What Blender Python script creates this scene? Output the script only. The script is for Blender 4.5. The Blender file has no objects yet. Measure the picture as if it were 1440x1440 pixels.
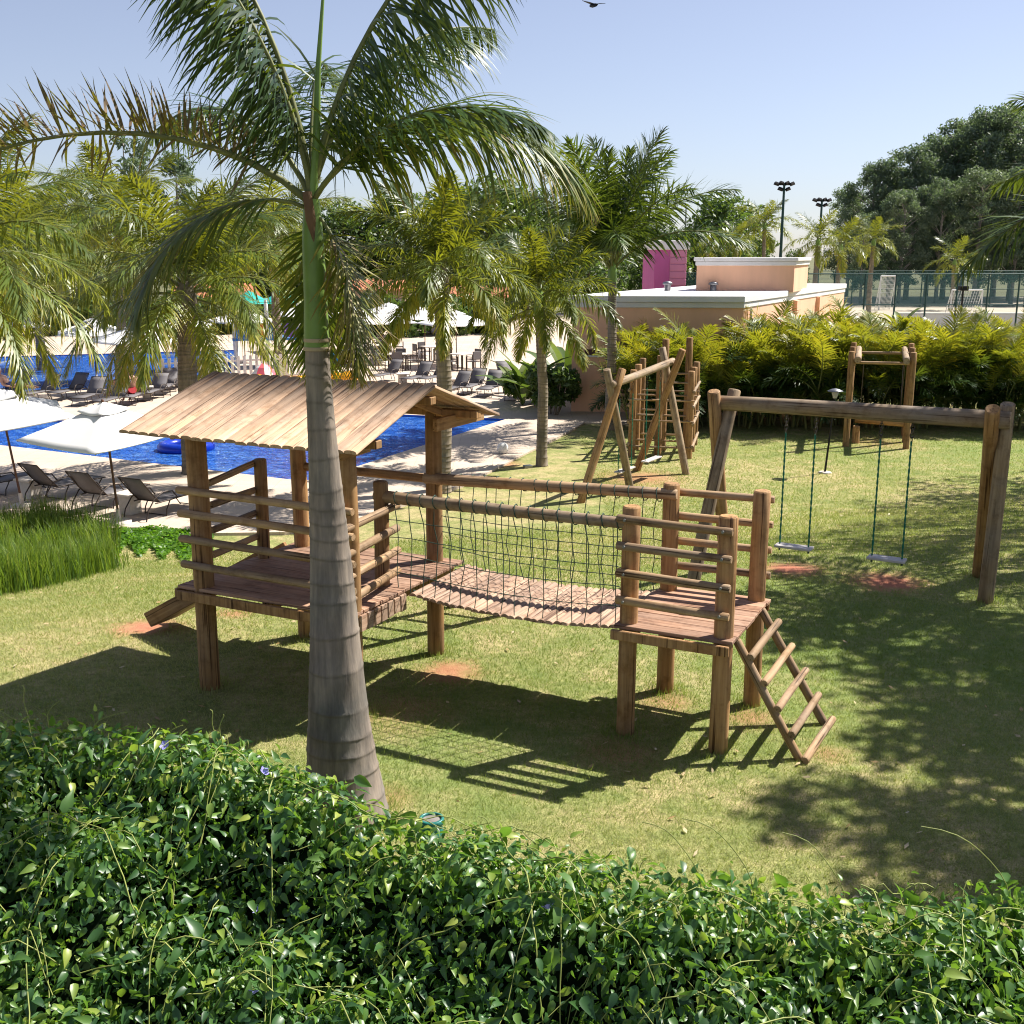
import bpy, math, random
import numpy as np
from mathutils import Vector, Matrix
from mathutils.geometry import tessellate_polygon
R = math.radians
SC = bpy.context.scene
COL = SC.collection
rng = np.random.default_rng(11)
random.seed(5)

# ------------------------------------------------------------------ camera, sky, sun, exposure
CAM_H, FPX = 4.0, 1568.0
PITCH = math.atan(360 / FPX)
cam = bpy.data.cameras.new("camera")
cam.sensor_width = 36.0
cam.lens = 36.0 * FPX / 1440.0
cam.clip_start = 0.1
cam.clip_end = 6000
camo = bpy.data.objects.new("camera", cam)
COL.objects.link(camo)
camo.location = (0, 0, CAM_H)
camo.rotation_euler = (math.pi / 2 - PITCH, 0, 0)
SC.camera = camo

SUN_H = Vector((0.875, 0.484)).normalized()      # horizontal direction towards the sun
SUN_EL = R(51)
wd = bpy.data.worlds.new("World"); SC.world = wd; wd.use_nodes = True
nt = wd.node_tree
sky = nt.nodes.new("ShaderNodeTexSky"); sky.sky_type = 'NISHITA'; sky.sun_disc = False
sky.sun_elevation = SUN_EL
sky.sun_rotation = math.atan2(SUN_H.x, SUN_H.y)
sky.air_density = 1.0; sky.dust_density = 0.5; sky.ozone_density = 6.0; sky.altitude = 500
bg = nt.nodes["Background"]; bg.inputs[1].default_value = 0.064
hs = nt.nodes.new("ShaderNodeHueSaturation"); hs.inputs["Saturation"].default_value = 0.68
tn_ = nt.nodes.new("ShaderNodeMix"); tn_.data_type = 'RGBA'; tn_.blend_type = 'MULTIPLY'; tn_.inputs[0].default_value = 1.0
tn_.inputs[7].default_value = (1.04, 0.98, 1.01, 1)
nt.links.new(sky.outputs[0], hs.inputs["Color"]); nt.links.new(hs.outputs[0], tn_.inputs[6]); nt.links.new(tn_.outputs[2], bg.inputs[0])
sl = bpy.data.lights.new("sun", 'SUN'); sl.energy = 4.9; sl.angle = R(0.5); sl.color = (1.0, 0.95, 0.87)
so = bpy.data.objects.new("sun", sl); COL.objects.link(so)
sdir = Vector((SUN_H.x * math.cos(SUN_EL), SUN_H.y * math.cos(SUN_EL), math.sin(SUN_EL)))
so.rotation_euler = sdir.to_track_quat('Z', 'Y').to_euler()
so.location = (30, 20, 40)
vs = SC.view_settings
vs.view_transform = 'Standard'; vs.look = 'None'; vs.exposure = 1.05; vs.gamma = 1; vs.use_curve_mapping = False
SC.render.engine = 'CYCLES'
SC.cycles.use_denoising = True
SC.cycles.filter_width = 1.1
SC.cycles.max_bounces = 6; SC.cycles.transparent_max_bounces = 8
SC.cycles.diffuse_bounces = 3; SC.cycles.glossy_bounces = 2; SC.cycles.transmission_bounces = 3
SC.cycles.sample_clamp_indirect = 8
SC.cycles.caustics_reflective = False; SC.cycles.caustics_refractive = False

# ------------------------------------------------------------------ pixels (of the 1440 px photo) to places
def ray(px, py):
    d = ((px - 720) / FPX, 1.0, -(py - 720) / FPX)
    c, s = math.cos(PITCH), math.sin(PITCH)
    return Vector((d[0], d[1] * c + d[2] * s, -d[1] * s + d[2] * c))
def G(px, py, z=0.0):
    r = ray(px, py); t = (z - CAM_H) / r.z
    return Vector((r.x * t, r.y * t, z))
def AY(px, py, Y):
    r = ray(px, py); t = Y / r.y
    return Vector((r.x * t, Y, CAM_H + r.z * t))
DZ = -1.2                                        # level of the pool terrace, below the play lawn
PO = Vector((0.98, 8.94)); PA = Vector((0.897, -0.442)).normalized(); PB = Vector((0.442, 0.897)).normalized()
ROT_A = math.atan2(PA.y, PA.x)
def loc_ab(x, y):
    dx, dy = x - PO.x, y - PO.y
    return dx * PA.x + dy * PA.y, dx * PB.x + dy * PB.y
def W(a, b, z=0):
    return Vector((PO.x + a * PA.x + b * PB.x, PO.y + a * PA.y + b * PB.y, z))
def terr(x, y):
    """height of the lawn: level round the play tower, falling to the terrace"""
    a, b = loc_ab(x, y)
    s = np.clip((b - 0.9 * a - 6.0) / 10.0, -0.3, 1.3)
    s = np.where(s < 0.12, np.clip((s + 0.12), 0, None) ** 2 / 0.48, s)
    s = np.where(s > 0.9, 1.0 - np.clip(1.1 - s, 0, None) ** 2 / 0.4, s)
    s = np.clip(s, 0, 1)
    return -1.26 * s + 0.015 * np.sin(x * 0.9 + 1.3) * np.sin(y * 0.7)
def T(x, y): return float(terr(np.float64(x), np.float64(y)))
def GT(px, py):
    z = 0.0
    for _ in range(40):
        p = G(px, py, z); z = 0.6 * z + 0.4 * T(p.x, p.y)
    return Vector((p.x, p.y, T(p.x, p.y)))

# ------------------------------------------------------------------ object helpers
def tag(o, label=None, cat=None, group=None, kind=None):
    if label: o["label"] = label
    if cat: o["category"] = cat
    if group: o["group"] = group
    if kind: o["kind"] = kind
    return o
def thing(name, label, cat, loc=(0, 0, 0), rz=0.0, group=None):
    o = bpy.data.objects.new(name, None); COL.objects.link(o)
    o.location = loc; o.rotation_euler = (0, 0, rz); o.empty_display_size = 0.2
    return tag(o, label, cat, group)
def put(name, me, mat=None, parent=None, M=None, kind=None):
    o = bpy.data.objects.new(name, me); COL.objects.link(o)
    if mat is not None and not me.materials: me.materials.append(mat)
    if parent is not None: o.parent = parent
    if M is not None: o.matrix_basis = M
    if kind: o["kind"] = kind
    return o
def dup(root, loc, rz, label=None, group=None, scale=None):
    def rec(o, par):
        c = o.copy(); COL.objects.link(c); c.parent = par
        for ch in o.children: rec(ch, c)
        return c
    r = rec(root, None)
    r.location = loc; r.rotation_euler = (root.rotation_euler[0], root.rotation_euler[1], rz)
    if scale: r.scale = (scale,) * 3
    if label: r["label"] = label
    if group: r["group"] = group
    return r

def fast_mesh(name, V, F, smooth=True, attr=None):
    """V (n,3); F (m,k) with one k for all faces"""
    V = np.asarray(V, dtype=np.float32).reshape(-1, 3); F = np.asarray(F, dtype=np.int32)
    me = bpy.data.meshes.new(name)
    m, k = F.shape
    me.vertices.add(len(V)); me.vertices.foreach_set("co", V.ravel())
    me.loops.add(m * k); me.loops.foreach_set("vertex_index", F.ravel())
    me.polygons.add(m)
    me.polygons.foreach_set("loop_start", np.arange(0, m * k, k, dtype=np.int32))
    me.polygons.foreach_set("loop_total", np.full(m, k, dtype=np.int32))
    me.polygons.foreach_set("use_smooth", np.full(m, bool(smooth)))
    if attr is not None:
        at = me.attributes.new("tint", 'FLOAT', 'POINT')
        at.data.foreach_set("value", np.asarray(attr, dtype=np.float32))
    me.update(calc_edges=True); me.validate()
    return me

class MB:
    def __init__(s): s.v = []; s.f = []; s.sm = []
    def add(s, verts, faces, smooth=False):
        o = len(s.v); s.v += [tuple(p) for p in verts]
        s.f += [tuple(i + o for i in f) for f in faces]; s.sm += [smooth] * len(faces)
    def box(s, x0, x1, y0, y1, z0, z1, M=None):
        P = [Vector((x, y, z)) for z in (z0, z1) for y in (y0, y1) for x in (x0, x1)]
        if M is not None: P = [M @ p for p in P]
        s.add(P, [(0, 2, 3, 1), (4, 5, 7, 6), (0, 1, 5, 4), (2, 6, 7, 3), (0, 4, 6, 2), (1, 3, 7, 5)])
    def tube(s, pts, rad, n=8, caps=True, smooth=True):
        pts = [Vector(p) for p in pts]
        if not hasattr(rad, '__len__'): rad = [rad] * len(pts)
        vs_ = []; prev = None
        for i, p in enumerate(pts):
            d = (pts[min(i + 1, len(pts) - 1)] - pts[max(i - 1, 0)]).normalized()
            if prev is None:
                u = d.orthogonal().normalized()
            else:
                u = (prev - d * prev.dot(d)); u = u.normalized() if u.length > 1e-6 else d.orthogonal().normalized()
            prev = u; w = d.cross(u)
            for k in range(n):
                t = 2 * math.pi * k / n
                vs_.append(p + (u * math.cos(t) + w * math.sin(t)) * rad[i])
        fs = []
        for i in range(len(pts) - 1):
            for k in range(n):
                a, b = i * n + k, i * n + (k + 1) % n
                fs.append((a, b, b + n, a + n))
        s.add(vs_, fs, smooth)
        if caps:
            L = (len(pts) - 1) * n
            s.add(vs_[:n][::-1], [tuple(range(n))]); s.add(vs_[L:L + n], [tuple(range(n))])
    def lathe(s, prof, n=16, c=(0, 0, 0), smooth=True):
        vs_ = []
        for r_, z_ in prof:
            for k in range(n):
                t = 2 * math.pi * k / n
                vs_.append((c[0] + r_ * math.cos(t), c[1] + r_ * math.sin(t), c[2] + z_))
        fs = []
        for i in range(len(prof) - 1):
            for k in range(n):
                a, b = i * n + k, i * n + (k + 1) % n
                fs.append((a, b, b + n, a + n))
        s.add(vs_, fs, smooth)
        L = (len(prof) - 1) * n
        s.add(vs_[:n][::-1], [tuple(range(n))]); s.add(vs_[L:], [tuple(range(n))])
    def mesh(s, name):
        me = bpy.data.meshes.new(name); me.from_pydata(s.v, [], s.f)
        me.polygons.foreach_set("use_smooth", s.sm); me.update(); return me

def bevel_mod(o, w=0.008, seg=2):
    m = o.modifiers.new("soft", 'BEVEL'); m.width = w; m.segments = seg; m.limit_method = 'ANGLE'
    return o

# ------------------------------------------------------------------ materials
def nmat(name):
    m = bpy.data.materials.new(name); m.use_nodes = True
    t = m.node_tree; b = t.nodes["Principled BSDF"]
    return m, t, b
def N(t, typ, **kw):
    n = t.nodes.new(typ)
    for k, v in kw.items(): setattr(n, k, v)
    return n
def ramp(t, stops):
    r = N(t, "ShaderNodeValToRGB"); e = r.color_ramp.elements
    while len(e) < len(stops): e.new(0.5)
    for i, (p, c) in enumerate(stops):
        e[i].position = p; e[i].color = (c[0], c[1], c[2], 1)
    return r
def noise(t, vec, scale, detail=4, rough=0.55):
    n = N(t, "ShaderNodeTexNoise"); n.inputs["Scale"].default_value = scale
    n.inputs["Detail"].default_value = detail; n.inputs["Roughness"].default_value = rough
    if vec is not None: t.links.new(vec, n.inputs["Vector"])
    return n
def mapping(t, src, scale=(1, 1, 1)):
    m = N(t, "ShaderNodeMapping"); m.inputs["Scale"].default_value = scale
    t.links.new(src, m.inputs["Vector"]); return m.outputs[0]
def mixc(t, fac, a, b, mode='MIX'):
    m = N(t, "ShaderNodeMix", data_type='RGBA', blend_type=mode)
    for i, v in ((0, fac), (6, a), (7, b)):
        if isinstance(v, (int, float)): m.inputs[i].default_value = v
        elif isinstance(v, (tuple, list)): m.inputs[i].default_value = (v[0], v[1], v[2], 1)
        else: t.links.new(v, m.inputs[i])
    return m.outputs[2]
def bump(t, h, b, strength=0.3, dist=0.02):
    n = N(t, "ShaderNodeBump"); n.inputs["Strength"].default_value = strength; n.inputs["Distance"].default_value = dist
    t.links.new(h, n.inputs["Height"]); t.links.new(n.outputs[0], b.inputs["Normal"])

def plain(name, c, rough=0.6, metal=0.0, var=0.12, scale=6.0, bmp=0.0, spec=0.4):
    m, t, b = nmat(name)
    tc = N(t, "ShaderNodeTexCoord")
    n = noise(t, tc.outputs["Object"], scale, 5)
    lo = tuple(x * (1 - var) for x in c); hi = tuple(min(1, x * (1 + var)) for x in c)
    r = ramp(t, [(0.3, lo), (0.7, hi)]); t.links.new(n.outputs["Fac"], r.inputs[0])
    t.links.new(r.outputs[0], b.inputs["Base Color"])
    b.inputs["Roughness"].default_value = rough; b.inputs["Metallic"].default_value = metal
    b.inputs["Specular IOR Level"].default_value = spec
    if bmp: bump(t, noise(t, tc.outputs["Object"], scale * 8, 3).outputs["Fac"], b, bmp, 0.01)
    return m

def wood(name, dark, mid, light, axis=2, grey=0.25, grain=26.0, knots=True):
    """grain runs along the object's own axis; each piece gets its own shade"""
    m, t, b = nmat(name)
    tc = N(t, "ShaderNodeTexCoord"); oi = N(t, "ShaderNodeObjectInfo")
    add = N(t, "ShaderNodeVectorMath", operation='ADD')
    sc_ = N(t, "ShaderNodeVectorMath", operation='SCALE'); sc_.inputs[0].default_value = (37.0, 19.0, 53.0)
    t.links.new(oi.outputs["Random"], sc_.inputs["Scale"])
    t.links.new(tc.outputs["Object"], add.inputs[0]); t.links.new(sc_.outputs[0], add.inputs[1])
    s = [grain, grain, grain]; s[axis] = grain * 0.055
    v = mapping(t, add.outputs[0], tuple(s))
    n1 = noise(t, v, 1.0, 6, 0.62)
    r1 = ramp(t, [(0.25, dark), (0.5, mid), (0.78, light)]); t.links.new(n1.outputs["Fac"], r1.inputs[0])
    n2 = noise(t, add.outputs[0], 2.2, 4)
    r2 = ramp(t, [(0.35, (0, 0, 0)), (0.75, (1, 1, 1))]); t.links.new(n2.outputs["Fac"], r2.inputs[0])
    mul = N(t, "ShaderNodeMath", operation='MULTIPLY'); mul.inputs[1].default_value = grey
    t.links.new(r2.outputs[0], mul.inputs[0])
    lum = sum(mid) / 3
    c = mixc(t, mul.outputs[0], r1.outputs[0], (lum * 1.25, lum * 1.15, lum * 1.05))
    rr = ramp(t, [(0.0, (0.72, 0.72, 0.72)), (1.0, (1.18, 1.15, 1.1))]); t.links.new(oi.outputs["Random"], rr.inputs[0])
    c = mixc(t, 1.0, c, rr.outputs[0], 'MULTIPLY')
    n5 = noise(t, add.outputs[0], 5.0, 5, 0.7)
    r5 = ramp(t, [(0.34, (0.62, 0.56, 0.5)), (0.5, (1, 1, 1)), (0.7, (1.12, 1.1, 1.06))]); t.links.new(n5.outputs["Fac"], r5.inputs[0])
    c = mixc(t, 0.8, c, r5.outputs[0], 'MULTIPLY')
    # drying cracks along the grain
    s2 = [grain * 1.6] * 3; s2[axis] = grain * 0.03
    n3 = noise(t, mapping(t, add.outputs[0], tuple(s2)), 1.0, 2)
    r3 = ramp(t, [(0.335, (0.28, 0.23, 0.2)), (0.395, (1, 1, 1))]); t.links.new(n3.outputs["Fac"], r3.inputs[0])
    c = mixc(t, 1.0, c, r3.outputs[0], 'MULTIPLY')
    t.links.new(c, b.inputs["Base Color"])
    b.inputs["Roughness"].default_value = 0.72; b.inputs["Specular IOR Level"].default_value = 0.25
    bump(t, n1.outputs["Fac"], b, 0.35, 0.01)
    return m

def leafmat(name, stops, trans=0.4, tcol=(0.3, 0.36, 0.03), rough=0.42, spec=0.45, vscale=1.5):
    """colour follows the 'tint' value of each leaf (its own age and dryness) and a little noise"""
    m, t, b = nmat(name)
    at = N(t, "ShaderNodeAttribute", attribute_name="tint")
    geo = N(t, "ShaderNodeNewGeometry"); oi = N(t, "ShaderNodeObjectInfo")
    n = noise(t, geo.outputs["Position"], vscale, 3)
    ad = N(t, "ShaderNodeMath", operation='MULTIPLY_ADD'); ad.inputs[1].default_value = 0.35
    t.links.new(n.outputs["Fac"], ad.inputs[0]); t.links.new(at.outputs["Fac"], ad.inputs[2])
    a2 = N(t, "ShaderNodeMath", operation='MULTIPLY_ADD'); a2.inputs[1].default_value = 0.16
    t.links.new(oi.outputs["Random"], a2.inputs[0]); t.links.new(ad.outputs[0], a2.inputs[2])
    sb = N(t, "ShaderNodeMath", operation='SUBTRACT'); sb.inputs[1].default_value = 0.25
    t.links.new(a2.outputs[0], sb.inputs[0])
    r = ramp(t, stops); t.links.new(sb.outputs[0], r.inputs[0])
    t.links.new(r.outputs[0], b.inputs["Base Color"])
    b.inputs["Roughness"].default_value = rough; b.inputs["Specular IOR Level"].default_value = spec
    tr = N(t, "ShaderNodeBsdfTranslucent")
    tc_ = mixc(t, 1.0, mixc(t, 0.5, r.outputs[0], tcol), (1.7, 1.75, 1.1), 'MULTIPLY')
    t.links.new(tc_, tr.inputs["Color"])
    mx = N(t, "ShaderNodeMixShader"); mx.inputs[0].default_value = trans
    t.links.new(b.outputs[0], mx.inputs[1]); t.links.new(tr.outputs[0], mx.inputs[2])
    t.links.new(mx.outputs[0], t.nodes["Material Output"].inputs["Surface"])
    return m

M_LOG = wood("log_wood", (0.17, 0.085, 0.03), (0.345, 0.19, 0.075), (0.48, 0.30, 0.14))
M_RAIL = wood("rail_wood", (0.17, 0.10, 0.048), (0.345, 0.22, 0.115), (0.49, 0.345, 0.205), grey=0.4)
M_GREYLOG = wood("weathered_log", (0.17, 0.11, 0.06), (0.33, 0.23, 0.135), (0.48, 0.36, 0.24), grey=0.55)
M_DECK = wood("deck_wood", (0.22, 0.115, 0.07), (0.37, 0.215, 0.14), (0.47, 0.31, 0.215), axis=0, grain=30)
M_ROOF = wood("roof_wood", (0.27, 0.155, 0.09), (0.45, 0.295, 0.19), (0.57, 0.415, 0.29), axis=2, grain=30, grey=0.3)
M_SLAT = wood("bridge_wood", (0.25, 0.14, 0.09), (0.40, 0.26, 0.18), (0.52, 0.38, 0.28), axis=1, grain=30)
M_ROPE = plain("dark_green_rope", (0.035, 0.07, 0.052), 0.8, bmp=0.3, scale=40)
M_TEAL = plain("teal_swing_rope", (0.01, 0.17, 0.10), 0.7, bmp=0.5, scale=60)
M_SEAT = plain("pale_seat_board", (0.50, 0.46, 0.44), 0.6)
M_BLACK = plain("black_metal", (0.015, 0.015, 0.017), 0.45, 0.6)
M_STEEL = plain("grey_metal", (0.25, 0.25, 0.26), 0.4, 0.8)
M_BRONZE = plain("bronze_tube", (0.06, 0.045, 0.037), 0.42, 0.5)
M_WHITEP = plain("white_paint", (0.74, 0.73, 0.71), 0.6, var=0.05, bmp=0.05)
M_POLE = plain("brown_pole", (0.11, 0.05, 0.03), 0.5)

def m_lawn():
    m, t, b = nmat("mown_lawn")
    geo = N(t, "ShaderNodeNewGeometry"); P = geo.outputs["Position"]
    n1 = noise(t, P, 0.55, 5, 0.6); n2 = noise(t, P, 14, 5, 0.7); n3 = noise(t, P, 70, 3, 0.7)
    nm = noise(t, P, 2.6, 5, 0.65); av = N(t, "ShaderNodeMath", operation='MULTIPLY_ADD'); av.inputs[1].default_value = 0.55
    t.links.new(nm.outputs["Fac"], av.inputs[0]); hf = N(t, "ShaderNodeMath", operation='MULTIPLY'); hf.inputs[1].default_value = 0.5; t.links.new(n1.outputs["Fac"], hf.inputs[0]); t.links.new(hf.outputs[0], av.inputs[2])
    r1 = ramp(t, [(0.36, (0.175, 0.22, 0.07)), (0.50, (0.28, 0.285, 0.115)), (0.64, (0.44, 0.365, 0.20))])
    t.links.new(av.outputs[0], r1.inputs[0])
    r2 = ramp(t, [(0.25, (0.55, 0.58, 0.5)), (0.75, (1.35, 1.32, 1.3))]); t.links.new(n2.outputs["Fac"], r2.inputs[0])
    r3 = ramp(t, [(0.3, (0.6, 0.6, 0.55)), (0.7, (1.3, 1.3, 1.3))]); t.links.new(n3.outputs["Fac"], r3.inputs[0])
    c = mixc(t, 1.0, r1.outputs[0], r2.outputs[0], 'MULTIPLY'); c = mixc(t, 1.0, c, r3.outputs[0], 'MULTIPLY')
    # lusher, greener turf zones; the shaded lawn's green hue is put in here too
    for p, rad, amt in ((GT(1300, 900), 4.6, 0.8), (GT(640, 1060), 1.5, 0.7), (GT(560, 890), 0.9, 0.5), (GT(1390, 640), 5.0, 0.6), (GT(980, 620), 3.0, 0.35), (GT(60, 850), 1.6, 0.3)):
        d = N(t, "ShaderNodeVectorMath", operation='DISTANCE'); t.links.new(P, d.inputs[0]); d.inputs[1].default_value = p
        ma = N(t, "ShaderNodeMath", operation='MULTIPLY_ADD'); ma.inputs[1].default_value = rad * 1.2; t.links.new(nm.outputs["Fac"], ma.inputs[0]); t.links.new(d.outputs["Value"], ma.inputs[2])
        mr = N(t, "ShaderNodeMapRange"); mr.inputs[1].default_value = rad * 0.6; mr.inputs[2].default_value = rad * 1.7; mr.inputs[3].default_value = amt; mr.inputs[4].default_value = 0.0
        t.links.new(ma.outputs[0], mr.inputs[0])
        c = mixc(t, mr.outputs[0], c, mixc(t, n2.outputs["Fac"], (0.10, 0.17, 0.045), (0.24, 0.31, 0.09)))
    # worn patches of red earth where feet land
    spots = [(GT(1113, 800), 0.6, 1.0), (GT(1247, 818), 0.65, 1.0), (GT(205, 882), 0.5, 0.9), (GT(330, 862), 0.35, 0.6), (GT(900, 672), 1.5, 0.6), (GT(905, 1085), 0.3, 0.1),
             (GT(632, 945), 0.45, 0.75), (GT(935, 985), 0.4, 0.45), (GT(1055, 1010), 0.35, 0.5), (GT(707, 652), 0.7, 0.6), (GT(1165, 1060), 0.25, 0.4), (GT(1238, 622), 1.6, 0.3), (GT(545, 1120), 0.3, 0.35), (GT(565, 1000), 0.7, 0.3), (GT(870, 1060), 0.5, 0.4)]
    wob = noise(t, P, 5.0, 4, 0.7)
    for p, rad, amt in spots:
        d = N(t, "ShaderNodeVectorMath", operation='DISTANCE'); t.links.new(P, d.inputs[0]); d.inputs[1].default_value = p
        ma = N(t, "ShaderNodeMath", operation='MULTIPLY_ADD'); ma.inputs[1].default_value = rad * 1.1
        ma.inputs[2].default_value = 0.0
        t.links.new(wob.outputs["Fac"], ma.inputs[0])
        sm = N(t, "ShaderNodeMath", operation='ADD'); t.links.new(d.outputs["Value"], sm.inputs[0]); t.links.new(ma.outputs[0], sm.inputs[1])
        mr = N(t, "ShaderNodeMapRange"); mr.inputs[1].default_value = rad * 0.75; mr.inputs[2].default_value = rad * 1.5
        mr.inputs[3].default_value = amt; mr.inputs[4].default_value = 0.0
        t.links.new(sm.outputs[0], mr.inputs[0])
        c = mixc(t, mr.outputs[0], c, mixc(t, n2.outputs["Fac"], (0.36, 0.12, 0.07), (0.50, 0.22, 0.14)))
    t.links.new(c, b.inputs["Base Color"]); b.inputs["Roughness"].default_value = 0.95
    b.inputs["Specular IOR Level"].default_value = 0.1
    hh = N(t, "ShaderNodeMath", operation='ADD'); t.links.new(n2.outputs["Fac"], hh.inputs[0]); t.links.new(n3.outputs["Fac"], hh.inputs[1])
    bump(t, hh.outputs[0], b, 0.6, 0.03)
    return m
M_LAWN = m_lawn()

def m_terrace():
    m, t, b = nmat("pale_terrace_stone")
    tc = N(t, "ShaderNodeTexCoord"); P = tc.outputs["Object"]
    n1 = noise(t, P, 0.8, 5); n2 = noise(t, P, 25, 4)
    r = ramp(t, [(0.3, (0.50, 0.40, 0.31)), (0.7, (0.60, 0.49, 0.39))]); t.links.new(n1.outputs["Fac"], r.inputs[0])
    r2 = ramp(t, [(0.3, (0.88, 0.88, 0.88)), (0.7, (1.08, 1.08, 1.08))]); t.links.new(n2.outputs["Fac"], r2.inputs[0])
    br = N(t, "ShaderNodeTexBrick"); br.inputs["Scale"].default_value = 1.0
    br.inputs["Brick Width"].default_value = 0.5; br.inputs["Row Height"].default_value = 0.5; br.offset = 0.0
    br.inputs["Mortar Size"].default_value = 0.006; br.inputs["Color1"].default_value = (1, 1, 1, 1); br.inputs["Color2"].default_value = (0.93, 0.93, 0.94, 1)
    br.inputs["Mortar"].default_value = (0.7, 0.68, 0.66, 1); t.links.new(P, br.inputs["Vector"])
    c = mixc(t, 1.0, r.outputs[0], r2.outputs[0], 'MULTIPLY'); c = mixc(t, 1.0, c, br.outputs["Color"], 'MULTIPLY')
    t.links.new(c, b.inputs["Base Color"]); b.inputs["Roughness"].default_value = 0.8
    bump(t, n2.outputs["Fac"], b, 0.15, 0.01)
    return m
M_TERR = m_terrace()

def m_water():
    m, t, b = nmat("pool_water")
    tc = N(t, "ShaderNodeTexCoord"); P = tc.outputs["Object"]
    v = N(t, "ShaderNodeTexVoronoi"); v.feature = 'SMOOTH_F1'; v.inputs["Scale"].default_value = 2.2
    dn = noise(t, P, 1.4, 4); dm = mixc(t, 0.35, P, dn.outputs["Color"]); t.links.new(dm, v.inputs["Vector"])
    n2 = noise(t, mapping(t, P, (1.0, 2.2, 1)), 1.7, 7, 0.75)
    r = ramp(t, [(0.30, (0.008, 0.06, 0.38)), (0.48, (0.02, 0.13, 0.56)), (0.60, (0.10, 0.27, 0.72)), (0.70, (0.30, 0.48, 0.82))])  # paler stops paint ripple glints and sky reflection into the water colour
    t.links.new(n2.outputs["Fac"], r.inputs[0])
    t.links.new(r.outputs[0], b.inputs["Base Color"]); b.inputs["Roughness"].default_value = 0.06
    b.inputs["IOR"].default_value = 1.33; b.inputs["Specular IOR Level"].default_value = 0.5
    n3 = noise(t, mapping(t, P, (1.0, 2.0, 1)), 3.2, 4, 0.6)
    bump(t, n3.outputs["Fac"], b, 1.0, 0.4)
    return m
M_WATER = m_water()
M_TILE = plain("blue_pool_tile", (0.02, 0.12, 0.5), 0.3, scale=20)

def m_wall(name, c, streak=0.12):
    m, t, b = nmat(name)
    tc = N(t, "ShaderNodeTexCoord"); P = tc.outputs["Object"]
    n1 = noise(t, mapping(t, P, (1, 1, 0.25)), 1.3, 6, 0.6); n2 = noise(t, P, 60, 3)
    r = ramp(t, [(0.3, tuple(x * (1 - streak) for x in c)), (0.7, tuple(min(1, x * (1 + streak * 0.5)) for x in c))])
    t.links.new(n1.outputs["Fac"], r.inputs[0]); t.links.new(r.outputs[0], b.inputs["Base Color"])
    b.inputs["Roughness"].default_value = 0.85
    bump(t, n2.outputs["Fac"], b, 0.2, 0.008)
    return m
M_PEACH = m_wall("peach_render", (0.85, 0.49, 0.32))
M_PINK = m_wall("magenta_wall", (0.48, 0.11, 0.30))
M_LPINK = m_wall("pink_wall", (0.56, 0.22, 0.34))
M_CORN = m_wall("white_cornice", (0.72, 0.70, 0.70), 0.08)
M_TAN = m_wall("tan_wall", (0.58, 0.42, 0.30))
M_ROOFTILE = plain("red_roof_tile", (0.46, 0.17, 0.09), 0.8, var=0.3, scale=3, bmp=0.4)
M_CANVAS = plain("white_canvas", (0.80, 0.79, 0.78), 0.85, var=0.03, scale=3)
M_SLING = plain("grey_sling", (0.13, 0.12, 0.125), 0.7, scale=60)
M_STONE = plain("pale_stone_table", (0.60, 0.54, 0.47), 0.75, scale=10, bmp=0.1)

# palm trunk: grey with rings
def m_trunk(name, a_, b_, ring=7.0):
    m, t, b = nmat(name)
    tc = N(t, "ShaderNodeTexCoord"); P = tc.outputs["Object"]
    n1 = noise(t, mapping(t, P, (1, 1, 0.3)), 6, 6, 0.65); n2 = noise(t, mapping(t, P, (14, 14, 1.2)), 2, 4)
    n4 = noise(t, P, 1.7, 4)
    r = ramp(t, [(0.3, a_), (0.7, b_)]); t.links.new(n1.outputs["Fac"], r.inputs[0])
    r2 = ramp(t, [(0.3, (0.72, 0.72, 0.74)), (0.7, (1.15, 1.13, 1.1))]); t.links.new(n2.outputs["Fac"], r2.inputs[0])
    r4 = ramp(t, [(0.35, (0.62, 0.66, 0.68)), (0.65, (1.15, 1.05, 0.97))]); t.links.new(n4.outputs["Fac"], r4.inputs[0])
    c = mixc(t, 1.0, r.outputs[0], r2.outputs[0], 'MULTIPLY'); c = mixc(t, 1.0, c, r4.outputs[0], 'MULTIPLY')
    at = N(t, "ShaderNodeAttribute", attribute_name="tint")
    c = mixc(t, at.outputs["Fac"], c, (0.09, 0.075, 0.065))
    t.links.new(c, b.inputs["Base Color"]); b.inputs["Roughness"].default_value = 0.85; b.inputs["Specular IOR Level"].default_value = 0.2
    hh = N(t, "ShaderNodeMath", operation='ADD'); t.links.new(n1.outputs["Fac"], hh.inputs[0]); t.links.new(n2.outputs["Fac"], hh.inputs[1])
    bump(t, hh.outputs[0], b, 0.35, 0.012)
    return m
M_TRUNK = m_trunk("palm_trunk", (0.15, 0.132, 0.115), (0.34, 0.30, 0.26))
M_TRUNK2 = m_trunk("ringed_palm_trunk", (0.19, 0.16, 0.12), (0.34, 0.30, 0.24))
M_SHAFT = plain("green_crownshaft", (0.17, 0.27, 0.055), 0.42, var=0.3, scale=2.5)
M_BARK = plain("tree_bark", (0.16, 0.125, 0.095), 0.9, var=0.35, scale=5, bmp=0.5)
M_EUCBARK = plain("pale_eucalyptus_bark", (0.28, 0.25, 0.22), 0.9, var=0.3, scale=3, bmp=0.3)
GREENS = [(0.0, (0.016, 0.042, 0.010)), (0.25, (0.035, 0.082, 0.016)), (0.5, (0.09, 0.125, 0.02)), (0.72, (0.22, 0.19, 0.028)), (0.9, (0.20, 0.115, 0.04)), (1.0, (0.13, 0.08, 0.045))]
M_FROND = leafmat("palm_frond", GREENS, 0.16, rough=0.45, spec=0.35)
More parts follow.
